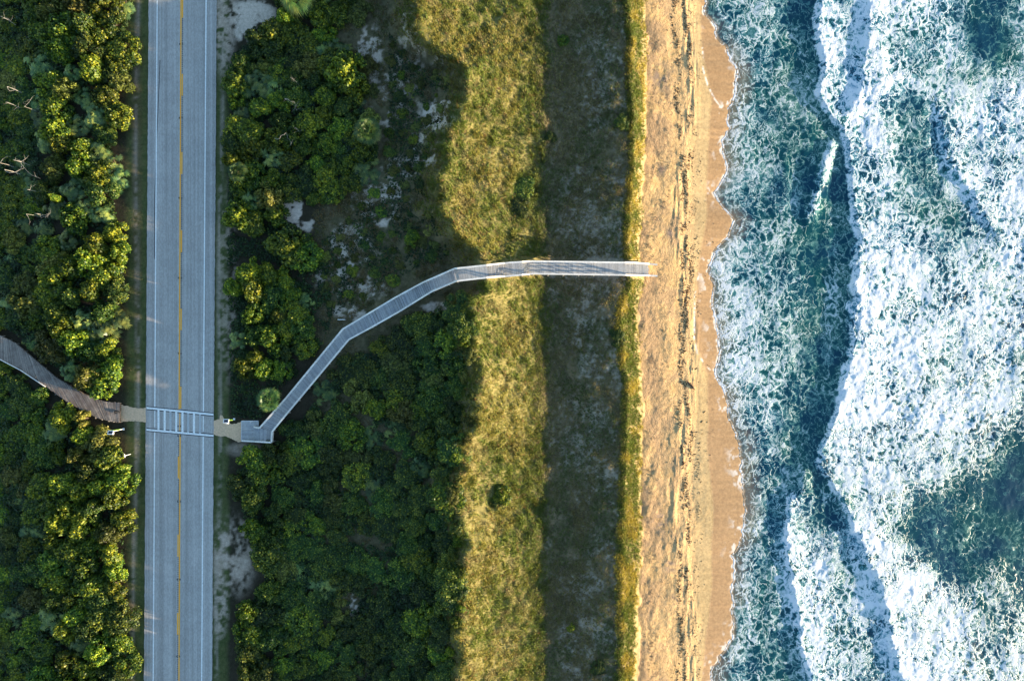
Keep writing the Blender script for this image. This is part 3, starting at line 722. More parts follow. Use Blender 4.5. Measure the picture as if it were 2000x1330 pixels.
for i in range(len(bl)-1):
    for f in (0, .5):
        for poly in (bl, bu):
            q = W(poly[i][0]+(poly[i+1][0]-poly[i][0])*f, poly[i][1]+(poly[i+1][1]-poly[i][1])*f, 0)-OL
            m_ = MB(); m_.box(q.x, q.y, -.3, .12, .12, 1.5); m_.build("post", M['post_wood'], lb)
rp = MB(); c0 = W(227.5, 804.5, zb+.04); pts = []
for k in range(34):
    a_ = k*.42; r = .34-.006*k; pts.append((r*math.cos(a_)*1.1, r*math.sin(a_)*.8, .02+.004*k))
pts += [(.5,-.02,.03),(.68,.02,.03)]
rp.tube(pts, .045, 6)
ro_ = rp.build("rope_coil", M['dark_rope']); ro_.location = c0; tag(ro_, "small dark coil lying on the road end of the brown plank path", "rope coil")

# ------------------------------------------------------------------ signs
def beacon(base_px, head_px, hgt, label, sign_dx):
    b = W(*base_px, 0); o = empty("warning_beacon", b); tag(o, label, "warning sign", "solar warning signs at the crossing")
    hd = W(*head_px, hgt)-b; lean = Vector((hd.x, hd.y, 0))
    p = MB(); p.tube([(0,0,0),(hd.x*.1,hd.y*.1,hgt*.97)], .055, 8); p.build("pole", M['white_metal'], o)
    p = MB(); p.box(hd.x*.1, hd.y*.1, hgt*.02+.0, .3, .3, .06); p.build("base_plate", M['white_metal'], o)
    tl = Matrix.Rotation(math.radians(-18), 3, 'X')
    c = (hd.x*.35, hd.y*.35, hgt)
    p = MB(); p.box(c[0], c[1], hgt, .84, .60, .07, 0, 1, tl); p.build("panel_frame", M['white_metal'], o)
    p = MB(); p.box(c[0], c[1]+.012, hgt+.04, .62, .40, .02, 0, 1, tl); p.build("solar_panel", M['panel'], o)
    p = MB(); p.box(hd.x*.1+.08, hd.y*.1-.25, hgt-.32, .3, .3, .4); p.build("battery_box", M['white_metal'], o)
    # diamond sign, faces along the road
    for dz, sz in ((2.35, .75),):
        p = MB(); y_ = .10
        q = [(0,y_,dz-sz),(sz,y_,dz),(0,y_,dz+sz),(-sz,y_,dz)]; q = [(v[0]+hd.x*.05, v[1], v[2]) for v in q]
        q2 = [(v[0], v[1]+.03, v[2]) for v in q]; p.box8(q, q2); p.build("sign_plate", M['fluo'], o)
        p = MB()
        p.box(hd.x*.05-.22, y_-.02, 1.45, .1, .03, .3); p.box(hd.x*.05, y_+.015, 1.42, .62, .035, .32, 0, 1)
        p.build("arrow_plate", M['fluo'], o)
        # walking figure symbol on the plate
        p = MB(); zc = dz; xo = hd.x*.05; yy = y_-.012
        p.tube([(xo,yy,zc+.36),(xo,yy,zc+.371)], .09, 8)
        p.bar((xo,yy,zc+.26),(xo+.001,yy,zc+.25),.02,.34); p.box(xo,yy,zc+.10,.13,.015,.34)
        p.box(xo-.10,yy,zc-.2,.08,.015,.36,0,1,Matrix.Rotation(.35,3,'Y')); p.box(xo+.10,yy,zc-.2,.08,.015,.36,0,1,Matrix.Rotation(-.35,3,'Y'))
        p.box(xo+.14,yy,zc+.13,.06,.015,.26,0,1,Matrix.Rotation(-.7,3,'Y'))
        p.build("walking_figure", M['black_paint'], o)
    return o
beacon((241.5,837.5),(216,846.5), 3.5, "solar panel crossing sign left of the road, just below the brown plank path", 0)
beacon((457.5,818.5),(442,820.5), 3.1, "solar panel crossing sign right of the road, beside the sandy path", 0)
def small_sign(base, hgt, wz, hz, rz, label, name="road_sign", tiltx=0):
    b = W(*base, 0); o = empty(name, b, rz); tag(o, label, "sign")
    p = MB(); p.tube([(0,0,0),(0,0,hgt)], .04, 8); p.build("post", M['white_metal'], o)
    p = MB(); p.box(0, -.05, hgt-hz/2+.05, wz, .025, hz, 0, 1, Matrix.Rotation(tiltx, 3, 'X')); p.build("sign_plate", M['white_metal'], o)
    return o
small_sign((255.5,886.5), 1.9, .55, .75, math.radians(-80), "small white sign on a thin post at the thicket edge below the left beacon", tiltx=math.radians(-25))
small_sign((496,822), 1.5, .22, .5, math.radians(70), "short white marker post on the upper edge of the boardwalk landing", "marker_post")
# metal rail piece in the scrub
p = MB(); a0 = P(659.5,624.3,.5); a1 = P(673.5,624.3,.5); p.tube([a0, a1], .06, 6); p.tube([a0, a0-Vector((0,0,.8))], .05, 6); p.tube([a1, a1-Vector((0,0,.8))], .05, 6)
o = p.build("metal_rail", M['white_metal'], None, a0); tag(o, "short pale metal rail standing in dark scrub above the boardwalk bend", "rail")
# driftwood log
pa = P(1341,744,.16); pb = P(1357,761,.16); p = MB(); mid = pa.lerp(pb,.5)+Vector((.08,.03,.0))
p.tube([pa, pa.lerp(pb,.25)+Vector((.05,0,.02)), mid, pa.lerp(pb,.8), pb], [.07,.13,.16,.15,.05], 9)
p.tube([mid, mid+Vector((.35,-.25,.18))], [.07,.03], 5)
o = p.build("driftwood_log", M['log'], None, pa); tag(o, "dark driftwood log lying in the seaweed line on the beach", "driftwood")
# ------------------------------------------------------------------ foliage prototypes
def leaf_cards(cen, nrm, size, aspect, seed, jit=.55):
    r = np.random.default_rng(seed); n = len(cen)
    d = nrm+r.normal(0, jit, (n, 3)); d[:, 2] += .25; d /= np.linalg.norm(d, axis=1)[:, None]
    t = r.normal(0, 1, (n, 3)); t -= (t*d).sum(1)[:, None]*d; t /= np.linalg.norm(t, axis=1)[:, None]
    b = np.cross(d, t); s = size*r.uniform(.6, 1.3, n)[:, None]
    v = np.stack([cen-t*s*.5*aspect, cen-b*s*.5+d*s*.12, cen+t*s*.5*aspect, cen+b*s*.5+d*s*.12], 1)
    return v.reshape(-1, 3)
def crown_mesh(name, seed, nleaf, leaf, mat, blobs=11, hgt=1.0, aspect=1.3, spread=.68):
    """unit crown: radius about 1, height about hgt, leaves over and inside a heap of small domes"""
    r = np.random.default_rng(seed); cs = []; rs = []
    for i in range(blobs):
        a_ = r.uniform(0, 2*math.pi); q = spread*math.sqrt(r.uniform(0, 1)) if i else 0
        rad = r.uniform(.13, .32)*(1 if i else 1.2)
        cs.append((q*math.cos(a_), q*math.sin(a_), hgt*(.72-.42*q*q)*r.uniform(.8, 1.12)-rad*.35)); rs.append(rad)
    cs = np.array(cs); rs = np.array(rs); pk = r.choice(blobs, nleaf, p=rs**2/(rs**2).sum())
    d = r.normal(0, 1, (nleaf, 3)); d[:, 2] = np.abs(d[:, 2])*1.0-.25; d /= np.linalg.norm(d, axis=1)[:, None]
    u = r.uniform(.35, 1.55, nleaf)**.6
    # twiggy gaps: sprigs rather than an even shell
    sp = vnoise(d[:, 0]*4+pk*3.1, d[:, 1]*4+d[:, 2]*3, seed); u *= .86+.26*sp
    cen = cs[pk]+d*(rs[pk]*u)[:, None]; cen[:, 2] = np.maximum(cen[:, 2], .03)
    v = leaf_cards(cen, d, leaf, aspect, seed+1)
    tint = np.clip(.42+.45*(vnoise(cen[:, 0]*3+5, cen[:, 1]*3, seed+3)-.5)+.35*(u-.95)+r.normal(0, .24, nleaf), 0, 1)  # outer leaves painted brighter, inner ones darker, as light would fall
    me_o = mesh_np(name, v, np.arange(nleaf*4).reshape(-1, 4), mats=[mat], col={"tint": np.repeat(tint, 4)})
    me = me_o.data; bpy.data.objects.remove(me_o); return me
def stem_mesh(seed, hgt=1.0, n=5):
    r = random.Random(seed); mb = MB()
    for i in range(n):
        a_ = i*2*math.pi/n+r.uniform(-.4, .4); q = r.uniform(.25, .6); x, y_ = math.cos(a_)*q, math.sin(a_)*q
        mb.tube([(x*.08, y_*.08, -.15), (x*.4+r.uniform(-.05,.05), y_*.4, hgt*.28), (x*.8, y_*.8+r.uniform(-.05,.05), hgt*.45), (x, y_, hgt*.6)], [.045, .035, .022, .01], 5)
    o = mb.build("stem", M['stem']); me = o.data; bpy.data.objects.remove(o); return me
def palmetto_mesh(seed, fans=16):
    r = np.random.default_rng(seed); V = []; T = []
    for i in range(fans):
        a_ = r.uniform(0, 2*math.pi); q = .78*math.sqrt(r.uniform(0.02, 1)); c = np.array([q*math.cos(a_), q*math.sin(a_), .62-.30*q*q+r.uniform(-.1,.12)])
        out = np.array([math.cos(a_), math.sin(a_), 0]); nrm = out*r.uniform(.1, .75)+np.array([0,0,1]); nrm += r.normal(0,.18,3); nrm /= np.linalg.norm(nrm)
        t = np.cross(nrm, [0,0,1.0]); t = t/np.linalg.norm(t) if np.linalg.norm(t) > .01 else np.array([1.,0,0]); b = np.cross(t, nrm)
        L = r.uniform(.27, .40); nb = 15; tv = r.uniform(.2, .9); ph = r.uniform(0, 6.28)
        for k in range(nb):
            an = ph+k*5.4/nb; dr = t*math.cos(an)+b*math.sin(an); sd_ = np.cross(nrm, dr); w_ = .030; l = L*r.uniform(.8, 1.1)
            V += [c, c+dr*l*.55+sd_*w_+nrm*.02, c+dr*l-nrm*l*.28, c+dr*l*.55-sd_*w_+nrm*.02]; T += [np.clip(tv+r.normal(0,.12),0,1)]*4
    o = mesh_np("fronds", np.array(V), np.arange(len(V)).reshape(-1, 4), mats=[M['palmetto']], col={"tint": np.array(T)})
    me = o.data; bpy.data.objects.remove(o); return me

protos = {
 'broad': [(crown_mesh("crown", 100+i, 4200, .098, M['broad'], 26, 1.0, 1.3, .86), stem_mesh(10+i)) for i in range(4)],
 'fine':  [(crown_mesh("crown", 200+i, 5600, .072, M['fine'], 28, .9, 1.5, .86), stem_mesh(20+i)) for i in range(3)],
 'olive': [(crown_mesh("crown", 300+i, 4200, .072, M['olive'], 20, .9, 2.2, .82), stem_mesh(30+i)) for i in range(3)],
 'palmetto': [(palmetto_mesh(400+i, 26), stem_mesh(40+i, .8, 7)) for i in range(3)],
}
def shrub(kind, px_, py_, r, h, name, label, cat, group=None, k=None, dz=-.1):
    me, sm = protos[kind][random.randrange(len(protos[kind])) if k is None else k]
    z = tz(px_, py_)+dz; q_ = W(px_, py_, z+h*.55); q_.z = z; o = empty(name, q_, random.uniform(0, 6.28)); tag(o, label, cat, group)
    c = bpy.data.objects.new("fronds" if kind == 'palmetto' else "crown", me); link(c, o)
    s_ = bpy.data.objects.new("stem", sm); link(s_, o)
    o.scale = (r, r*random.uniform(.86, 1.1), h)
    return o
def inside(poly, x, y_):
    c = False; n = len(poly); j = n-1
    for i in range(n):
        xi, yi = poly[i]; xj, yj = poly[j]
        if (yi > y_) != (yj > y_) and x < (xj-xi)*(y_-yi)/(yj-yi)+xi: c = not c
        j = i
    return c
def pdist(px_, py_, poly):
    best = 1e9
    for i in range(len(poly)-1):
        a_, b_ = poly[i], poly[i+1]; L2 = (b_[0]-a_[0])**2+(b_[1]-a_[1])**2
        t_ = max(0, min(1, ((px_-a_[0])*(b_[0]-a_[0])+(py_-a_[1])*(b_[1]-a_[1]))/L2)); best = min(best, math.hypot(px_-a_[0]-t_*(b_[0]-a_[0]), py_-a_[1]-t_*(b_[1]-a_[1])))
    return best
midU = [((a_[0]+b_[0])/2, (a_[1]+b_[1])/2) for a_, b_ in st]; midL = [((a_[0]+b_[0])/2, (a_[1]+b_[1])/2) for a_, b_ in zip(bu, bl)]
fixed = []       # keep-out circles of individually placed plants
def scatter(poly, gap, seed, bb=None):
    r = random.Random(seed); xs_ = [p[0] for p in poly]; ys_ = [p[1] for p in poly]; pts = []
    area = (max(xs_)-min(xs_))*(max(ys_)-min(ys_)); tries = int(area/gap**2*28)
    for _ in range(tries):
        x = r.uniform(min(xs_), max(xs_)); y_ = r.uniform(min(ys_), max(ys_))
        if not inside(poly, x, y_): continue
        if any((x-a_)**2+(y_-b_)**2 < gap*gap for a_, b_ in pts): continue
        if any((x-a_)**2+(y_-b_)**2 < q*q for a_, b_, q in fixed): continue
        pts.append((x, y_))
    return pts

KIND = {'broad': ("shrub", "shrub", "glossy green shrub"), 'fine': ("small_leaved_shrub", "shrub", "dense dark green shrub"),
        'olive': ("olive_shrub", "shrub", "straw olive shrub"), 'palmetto': ("palmetto", "palmetto", "spiky palmetto")}
# ---- individually placed plants
def single(kind, x, y_, r, h, label, keep=None, name=None, cat=None):
    nm, ct, _ = KIND[kind]; shrub(kind, x, y_, r, h, name or nm, label, cat or ct); fixed.append((x, y_, keep if keep is not None else r*K*.75))
single('fine', 1018, 372, 2.3, 1.0, "isolated dark green bush casting a shadow on the sunlit grass ridge above the boardwalk")
single('fine', 1012, 402, 1.9, .8, "lower dark bush joined to the isolated bush on the grass ridge above the boardwalk")
single('broad', 981, 968, 1.5, 1.5, "small round green bush alone on the yellow grass ridge below the boardwalk")
single('fine', 968, 983, 1.0, .7, "little dark bush touching the lone round bush on the yellow grass ridge")
single('broad', 803, 466, 1.5, 1.3, "bright yellow green bush alone in the scrub just above the boardwalk")
single('broad', 565, 480, 3.6, 2.7, "large round bright green bush above the bend of the pale boardwalk")
single('broad', 590, 500, 2.7, 2.4, "medium green bush hugging the right side of the large round bush above the boardwalk")
single('broad', 676, 135, 3.0, 3.6, "tall bright leafed bush at the right edge of the upper roadside thicket", 30)
single('broad', 688, 170, 2.2, 3.0, "smaller bright bush just below the tall bright bush at upper thicket's right edge", 22)
single('fine', 515, 1200, 3.3, 2.3, "rounded blue green bush at the left edge of the dark lower thicket")
single('olive', 790, 805, 2.6, 2.2, "greyish brown twiggy bush inside the dark lower thicket right of the road")
single('olive', 850, 740, 2.6, 2.0, "brown dry bush at the right edge of the dark thicket below the boardwalk")
single('olive', 22, 470, 2.0, 2.6, "pale olive bush near the left picture edge above the brown plank path")
single('olive', 100, 515, 2.6, 3.0, "large pale olive bush midway between left picture edge and road, above the brown path")
single('olive', 45, 590, 2.6, 3.0, "large olive bush at the left picture edge just above the brown plank path")
single('olive', 660, 1195, 2.0, 1.4, "low mossy dome shaped bush in the middle of the dark lower thicket")
single('palmetto', 500, 165, 2.6, 2.6, "sunlit palmetto at the left edge of the upper roadside thicket", 30)
single('broad', 108, 387, .8, 3.6, "tiny bright green sprig glowing in the dark part of the left thicket", 0)
single('broad', 1100, 78, .9, .9, "small yellow green bush in the shaded hollow at the top of the dunes", 0)
single('fine', 1075, 268, 1.0, .7, "small dark green tuft in the shaded hollow of the upper dunes", 0)
single('fine', 1215, 240, 1.3, .8, "dark leafy mound on the shaded side of the foredune edge, upper part", 0)
single('fine', 1205, 660, 1.4, .8, "dark leafy mound on the shaded side of the foredune edge below the boardwalk", 0)
single('broad', 1116, 1226, .8, .7, "small yellow green bush in the shaded hollow at the bottom of the dunes", 0)
single('fine', 1170, 1305, 1.5, .7, "low green patch of leaves in the shaded hollow near the bottom edge", 0)
single('olive', 700, 20, 2.2, 1.5, "rust brown dry bush at the top edge right of the upper thicket", 0)
single('olive', 715, 130, 2.0, 1.2, "sunlit rusty bush on the sand just right of the tall bright leafed bush", 0)
single('olive', 722, 175, 1.7, 1.0, "low straw coloured bush on the sand right of the upper thicket", 0)
# ---- palms
def palm(px_, py_, hgt, R, label, seed, dry=.3):
    r = np.random.default_rng(seed); z = tz(px_, py_); o = empty("cabbage_palm", W(px_, py_, z)); tag(o, label, "palm")
    mb = MB(); mb.tube([(0,0,-.2),(.05,.03,hgt*.5),(0,0,hgt)], [.2,.17,.19], 9); mb.build("trunk", M['stem'], o)
    for part, n0, n1, el0, el1, tt in (("crown", 0, 34, 70, -15, None), ("dead_fronds", 0, 12, -10, -60, .97)):
        V = []; T = []
        for i in range(n1):
            a_ = i*2.4+r.uniform(-.3,.3); el = math.radians(el0+(el1-el0)*(i/n1)+r.uniform(-8, 8)); L = R*r.uniform(.45, .6)
            d = np.array([math.cos(a_)*math.cos(el), math.sin(a_)*math.cos(el), math.sin(el)]); base = np.array([0,0,hgt]); c = base+d*L
            s_ = np.cross(d, [0,0,1.]); s_ /= np.linalg.norm(s_); up = np.cross(s_, d); tv = r.uniform(.15,.7) if tt is None else tt
            V += [base-s_*.02, base+s_*.02, c+s_*.02, c-s_*.02]; T += [tv]*4
            nb = 11
            for k in range(nb):
                an = (k-(nb-1)/2)*.25; dr = d*math.cos(an)+s_*math.sin(an)-np.array([0,0,1])*.18*abs(an); l = R*.52*r.uniform(.8,1.1); sw = np.cross(up, dr)*.07
                tip = c+dr*l-np.array([0,0,1])*l*.35
                V += [c, c+dr*l*.5+sw, tip, c+dr*l*.5-sw]; T += [np.clip(tv+r.normal(0,.1)+.25*(r.uniform()<dry), 0, 1)]*4
        if part == "crown" or dry > .1: mesh_np(part, np.array(V), np.arange(len(V)).reshape(-1,4), mats=[M['palm']], parent=o, col={"tint": np.array(T)})
    fixed.append((px_, py_, R*K*.8)); return o
palm(538, 777, 3.0, 2.0, "shaggy round palm leaning over the pale boardwalk near the road", 1, .05)
palm(592, 12, 3.6, 3.0, "large sunlit palm with yellowed fronds at the top edge right of the road", 2, .6)
palm(724, 266, 2.6, 2.2, "sunlit palm with straw coloured fronds at the right edge of the upper thicket", 3, .5)
palm(478, 345, 3.0, 1.6, "green palm crown in the left side of the upper roadside thicket", 5, .1)
# ---- thickets
fixed += [(223,843,40),(250,889,27),(445,820,20)]
ZA1 = [(-60,-60),(262,-60),(258,80),(250,150),(243,230),(238,320),(236,390),(245,450),(246,540),(240,620),(236,690),(228,750),(215,772),(165,752),(112,716),(66,680),(30,650),(0,632),(-60,610)]
ZA2 = [(-60,690),(-5,712),(36,738),(84,770),(130,802),(185,834),(236,842),(252,880),(258,980),(256,1100),(258,1220),(256,1400),(-60,1400)]
ZB1 = [(463,110),(490,72),(560,55),(640,66),(690,100),(700,150),(700,200),(730,240),(740,290),(735,320),(700,350),(655,385),(622,412),(596,385),(556,378),(540,425),(485,448),(452,440),(452,300),(458,210),(455,150)]
ZB0 = [(520,-50),(690,-50),(680,25),(610,40),(545,30)]
ZB2 = [(500,500),(530,520),(600,560),(596,610),(612,660),(590,690),(560,728),(500,745),(470,730),(460,690),(470,600),(455,560),(462,520)]
ZC  = [(548,868),(600,805),(650,745),(700,700),(760,668),(840,622),(895,592),(912,610),(905,700),(902,800),(890,880),(872,960),(875,1040),(895,1110),(872,1200),(874,1290),(870,1400),(480,1400),(478,1200),(520,1130),(505,1060),(478,1010),(465,930),(490,888)]
def hA(x, y_):
    ridge = math.exp(-((x-150)/62)**2) if x < 150 else max(.5, 1-(x-150)/190)
    return (1.7+2.7*ridge)*(1-.28*vnoise(np.array(x/50.), np.array(y_/70.), 8))
ZA1 = [(x-(12 if x > 200 else 0), y_) for x, y_ in ZA1]; ZA2 = [(x-(14 if x > 200 else 0), y_) for x, y_ in ZA2]
zones = [
 (ZA1, 33, 'A', hA, (1.8, 2.8), [('broad',.58),('palmetto',.18),('fine',.16),('olive',.08)], "left thicket above plank path", "plants of the left thicket above the plank path"),
 (ZA2, 33, 'A', hA, (1.8, 2.8), [('broad',.66),('fine',.22),('olive',.07),('palmetto',.05)], "left thicket below plank path", "plants of the left thicket below the plank path"),
 (ZB1, 31, 'B', lambda x, y_: (2.5 if x < 540 else 2.0)+.4*math.sin(x/37+y_/51), (1.7, 2.6), [('broad',.50),('fine',.32),('palmetto',.14),('olive',.04)], "upper roadside thicket", "plants of the upper thicket right of the road"),
 (ZB0, 30, 'B', lambda x, y_: 2.7, (1.5, 2.2), [('broad',.6),('fine',.2),('palmetto',.2)], "clump beside yellowed palm", "plants beside the yellowed palm"),
 (ZB2, 30, 'B', lambda x, y_: 2.7 if x < 540 else 2.0, (1.6, 2.4), [('broad',.62),('fine',.28),('palmetto',.10)], "clump left of boardwalk bend", "plants between the road and the boardwalk bend"),
 (ZC, 35, 'C', lambda x, y_: 2.6 if x < 540 else 1.15+.9*vnoise(np.array(x/60.), np.array(y_/60.), 5) if x < 820 else 1.7, (1.9, 3.0), [('fine',.68),('broad',.24),('olive',.05),('palmetto',.03)], "dark thicket below boardwalk", "plants of the dark thicket below the boardwalk"),
]
rnd = random.Random(3); nsh = 0; book = []
for zi, (poly, gap, zt, hf, rr_, kinds, where, grp) in enumerate(zones):
    for (x, y_) in scatter(poly, gap, 50+zi):
        if pdist(x, y_, midU) < 27 or pdist(x, y_, midL) < 30: continue
        if zt == 'C' and ((abs(x-722) < 34 and abs(y_-1055) < 24) or (abs(x-690) < 16 and abs(y_-1190) < 30) or (abs(x-800)<26 and abs(y_-1170)<26)): continue
        u = rnd.random(); acc = 0
        if zt == 'A' and zi == 0 and 150 < y_ < 330 and 70 < x < 200 and rnd.random() < .5: kd = 'palmetto'
        else:
            for kd, p_ in kinds:
                acc += p_
                if u < acc: break
        h_ = float(hf(x, y_))*rnd.uniform(.82, 1.16); r_ = rnd.uniform(*rr_)
        edge = min(pdist(x, y_, midU)-13, pdist(x, y_, midL)-17)/K
        r_ = min(r_, max(.9, edge/.95))
        nm, ct, ds = KIND[kd]; lo, hi = rr_
        o_ = shrub(kd, x, y_, r_, h_*(.75 if kd == 'palmetto' else 1), nm, "", ct, ds+" in the "+where); book.append((o_, x, y_, ds, where)); nsh += 1
print("shrubs", nsh)
ZF = [(448,110),(520,60),(560,430),(640,520),(650,600),(630,720),(585,790),(500,818),(452,812),(445,500)]
ZS = [(630,470),(690,420),(760,330),(760,200),(720,60),(800,120),(880,160),(860,240),(820,330),(850,430),(880,500),(800,530),(700,590),(640,620),(625,560)]
def undergrowth():
    r = np.random.default_rng(77); C = []
    for poly, n_, hh in ((ZA1, 34000, 1.0), (ZA2, 34000, 1.0), (ZB1, 22000, .8), (ZB0, 4000, .8), (ZB2, 14000, .8), (ZC, 74000, .75), (ZF, 20000, .45), (ZS, 9000, .22)):
        P_ = np.array(poly, float); x = r.uniform(P_[:,0].min(), P_[:,0].max(), n_*2); y_ = r.uniform(P_[:,1].min(), P_[:,1].max(), n_*2); c = np.zeros(len(x), bool); j = len(P_)-1
        for i in range(len(P_)):
            xi, yi = P_[i]; xj, yj = P_[j]; cr = ((yi > y_) != (yj > y_)) & (x < (xj-xi)*(y_-yi)/((yj-yi) if yj != yi else 1e-9)+xi); c ^= cr; j = i
        x, y_ = x[c], y_[c]; n = fbm(x/30, y_/30, 120, 3); k = nearwalk(x, y_)*sst(.36, .50, n) > r.uniform(0, 1, len(x)); x, y_, n = x[k], y_[k], n[k]
        z = terrain(x, y_); s_ = (H-z)/H/K
        C.append(np.stack([(x-1000)*s_, (665-y_)*s_, z+hh*(r.uniform(.1, 1, len(x))*(.2+1.3*vnoise(x/11, y_/11, 121)))], 1))
    C = np.concatenate(C)
    kx = C[:,0]*K+1000; ky = 665-C[:,1]*K; keep = np.ones(len(C), bool)
    for i in range(len(midL)-1):
        a_, b_ = midL[i], midL[i+1]; L2 = (b_[0]-a_[0])**2+(b_[1]-a_[1])**2; t_ = np.clip(((kx-a_[0])*(b_[0]-a_[0])+(ky-a_[1])*(b_[1]-a_[1]))/L2, 0, 1)
        keep &= np.hypot(kx-a_[0]-t_*(b_[0]-a_[0]), ky-a_[1]-t_*(b_[1]-a_[1])) > 22
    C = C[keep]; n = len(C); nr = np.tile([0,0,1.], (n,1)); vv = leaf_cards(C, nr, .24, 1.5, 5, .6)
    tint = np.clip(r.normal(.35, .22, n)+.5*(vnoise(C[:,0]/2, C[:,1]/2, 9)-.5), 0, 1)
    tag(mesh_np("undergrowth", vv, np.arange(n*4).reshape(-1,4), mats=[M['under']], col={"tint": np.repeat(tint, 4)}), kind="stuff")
# ---- loose low shrubs in the open scrub and along the ridge foot
ZS = [(630,470),(690,420),(760,330),(760,200),(760,60),(800,120),(880,160),(860,240),(820,330),(850,430),(880,500),(800,530),(700,590),(640,620),(625,560)]
for (x, y_) in scatter(ZS, 25, 90):
    if pdist(x, y_, midU) < 24: continue
    kd = rnd.choice(['olive','fine','olive','broad']); r_ = rnd.uniform(.45, 1.15); nm, ct, ds = KIND[kd]
    o_ = shrub(kd, x, y_, r_, rnd.uniform(.3, .75), nm, "", ct, "low bushes on the sandy scrub, "+ds); book.append((o_, x, y_, "low "+ds, "sandy scrub above boardwalk"))
ZR = [(865,600),(905,590),(925,700),(920,820),(905,900),(890,980),(900,1090),(915,1180),(890,1250),(885,1330),(850,1330),(860,1100),(850,950),(880,850),(885,700)]
for (x, y_) in scatter(ZR, 24, 92):
    kd = rnd.choice(['broad','broad','olive','fine']); r_ = rnd.uniform(.7, 1.4); nm, ct, ds = KIND[kd]
    o_ = shrub(kd, x, y_, r_, rnd.uniform(.8, 1.5), nm, "", ct, "bushes at the foot of the grass ridge, "+ds); book.append((o_, x, y_, ds, "fringe left of grass ridge"))
ORD = "first second third fourth fifth sixth seventh eighth ninth tenth eleventh twelfth thirteenth fourteenth fifteenth sixteenth seventeenth eighteenth nineteenth twentieth".split()
def finish_labels():
    top = {}
    for o_, x, y_, ds, where in book: top[where] = min(top.get(where, 1e9), max(0, y_))
    cells = {}
    for o_, x, y_, ds, where in book: cells.setdefault((where, int((max(0, y_)-top[where])//58), ds), []).append((x, o_))
    for (where, row, ds), L_ in cells.items():
        L_.sort(key=lambda q: q[0])
        for i, (x, o_) in enumerate(L_): o_["label"] = "%s, %s from left, %s row of %s" % (ds, ORD[i], ORD[min(row, 19)], where)
finish_labels()
# ---- dead branches
def dead(px_, py_, z, pts, label, r0=.07, twigs=4, seed=0):
    r0 *= .5; z -= .35
    """pts: traced photo pixels of the main limb"""
    r = random.Random(seed); o0 = W(px_, py_, z); mb = MB(); L = []
    for i, (x, y_) in enumerate(pts):
        v = W(x, y_, z+.25*math.sin(i*1.3+seed)); L.append(v-o0)
    P_ = []
    for i in range(len(L)-1):
        for f in (0, .5): P_.append(L[i].lerp(L[i+1], f)+Vector((r.uniform(-.06,.06), r.uniform(-.06,.06), r.uniform(-.05,.05))))
    P_.append(L[-1]); rs = [r0*(1-.75*i/len(P_)) for i in range(len(P_))]; mb.tube(P_, rs, 6)
    for k in range(twigs):
        q = P_[r.randrange(1, len(P_))]; d = Vector((r.uniform(-1,1), r.uniform(-1,1), r.uniform(.0,.4))).normalized(); w_ = [q]
        for j in range(4): d = (d+Vector((r.uniform(-.7,.7), r.uniform(-.7,.7), r.uniform(-.2,.2)))).normalized(); w_.append(w_[-1]+d*r.uniform(.12,.3))
        mb.tube(w_, [r0*.5, r0*.4, r0*.3, r0*.22, r0*.12], 5)
    # leg down into the thicket
    mb.tube([P_[0], P_[0]+Vector((.1,.1,-z*.5)), P_[0]+Vector((.15,.05,-z+.1))], [r0, r0*1.2, r0*1.4], 6)
    o = mb.build("dead_branch", M['dead']); o.location = o0; tag(o, label, "dead branch", None); return o
dead(5,33,3.4,[(2,33),(10,36),(20,40),(14,35),(4,38)],"thin bleached branch near the top left corner",.05,3,1)
dead(18,173,3.4,[(13,170),(19,178),(28,177),(33,179)],"short white crooked branch near the left edge, upper part",.06,3,2)
dead(25,203,3.4,[(12,200),(22,203),(32,208),(41,212)],"thin white branch just below the short crooked one at the left edge",.05,4,3)
dead(60,200,3.6,[(48,208),(57,200),(64,190)],"fine pale twigs right of the thin white branch in the left thicket",.04,6,4)
dead(4,316,3.2,[(0,319),(6,311),(13,306)],"pale branch cut by the left picture edge",.06,1,5)
dead(35,333,3.5,[(8,332),(18,338),(30,336),(40,331),(43,322),(52,333),(62,343),(79,349)],"longest bleached branch lying across the left thicket",.085,5,6)
dead(38,312,3.7,[(26,312),(34,314),(44,315),(49,312)],"sunlit pale broken branch just above the longest bleached branch",.07,5,7)
dead(60,366,3.3,[(53,371),(58,370),(61,365),(69,361)],"small white hooked branch below the longest bleached branch",.06,1,8)
dead(55,425,3.3,[(51,418),(55,424),(58,431)],"thin white stick in the left thicket, lowest of the bleached branches",.045,1,9)
dead(84,420,3.6,[(68,417),(78,420),(88,424),(98,417)],"cluster of pale dead twigs at the middle of the left thicket",.06,8,10)
dead(566,200,3.0,[(556,193),(563,194),(569,200),(574,199),(579,205),(576,212),(581,216)],"curly cream coloured dead branches in the upper thicket right of the road",.065,9,11)
dead(552,265,2.9,[(537,271),(546,272),(549,265),(560,260),(562,271),(568,276),(567,284)],"white forked dead branch in a dark gap of the upper thicket",.075,3,12)
dead(583,254,2.9,[(577,250),(582,254),(585,257),(591,253)],"small pale forked twig right of the white forked branch",.04,3,13)
dead(574,157,2.9,[(568,152),(575,158),(581,161)],"faint grey twigs near the top of the upper thicket",.035,6,14)
dead(773,1163,2.2,[(764,1159),(770,1161),(773,1168)],"thin pale twig in the dark lower thicket near the ridge",.04,1,15)
dead(878,1092,2.6,[(872,1083),(875,1090),(880,1099)],"pale stick at the foot of the grass ridge, lower part",.05,1,16)

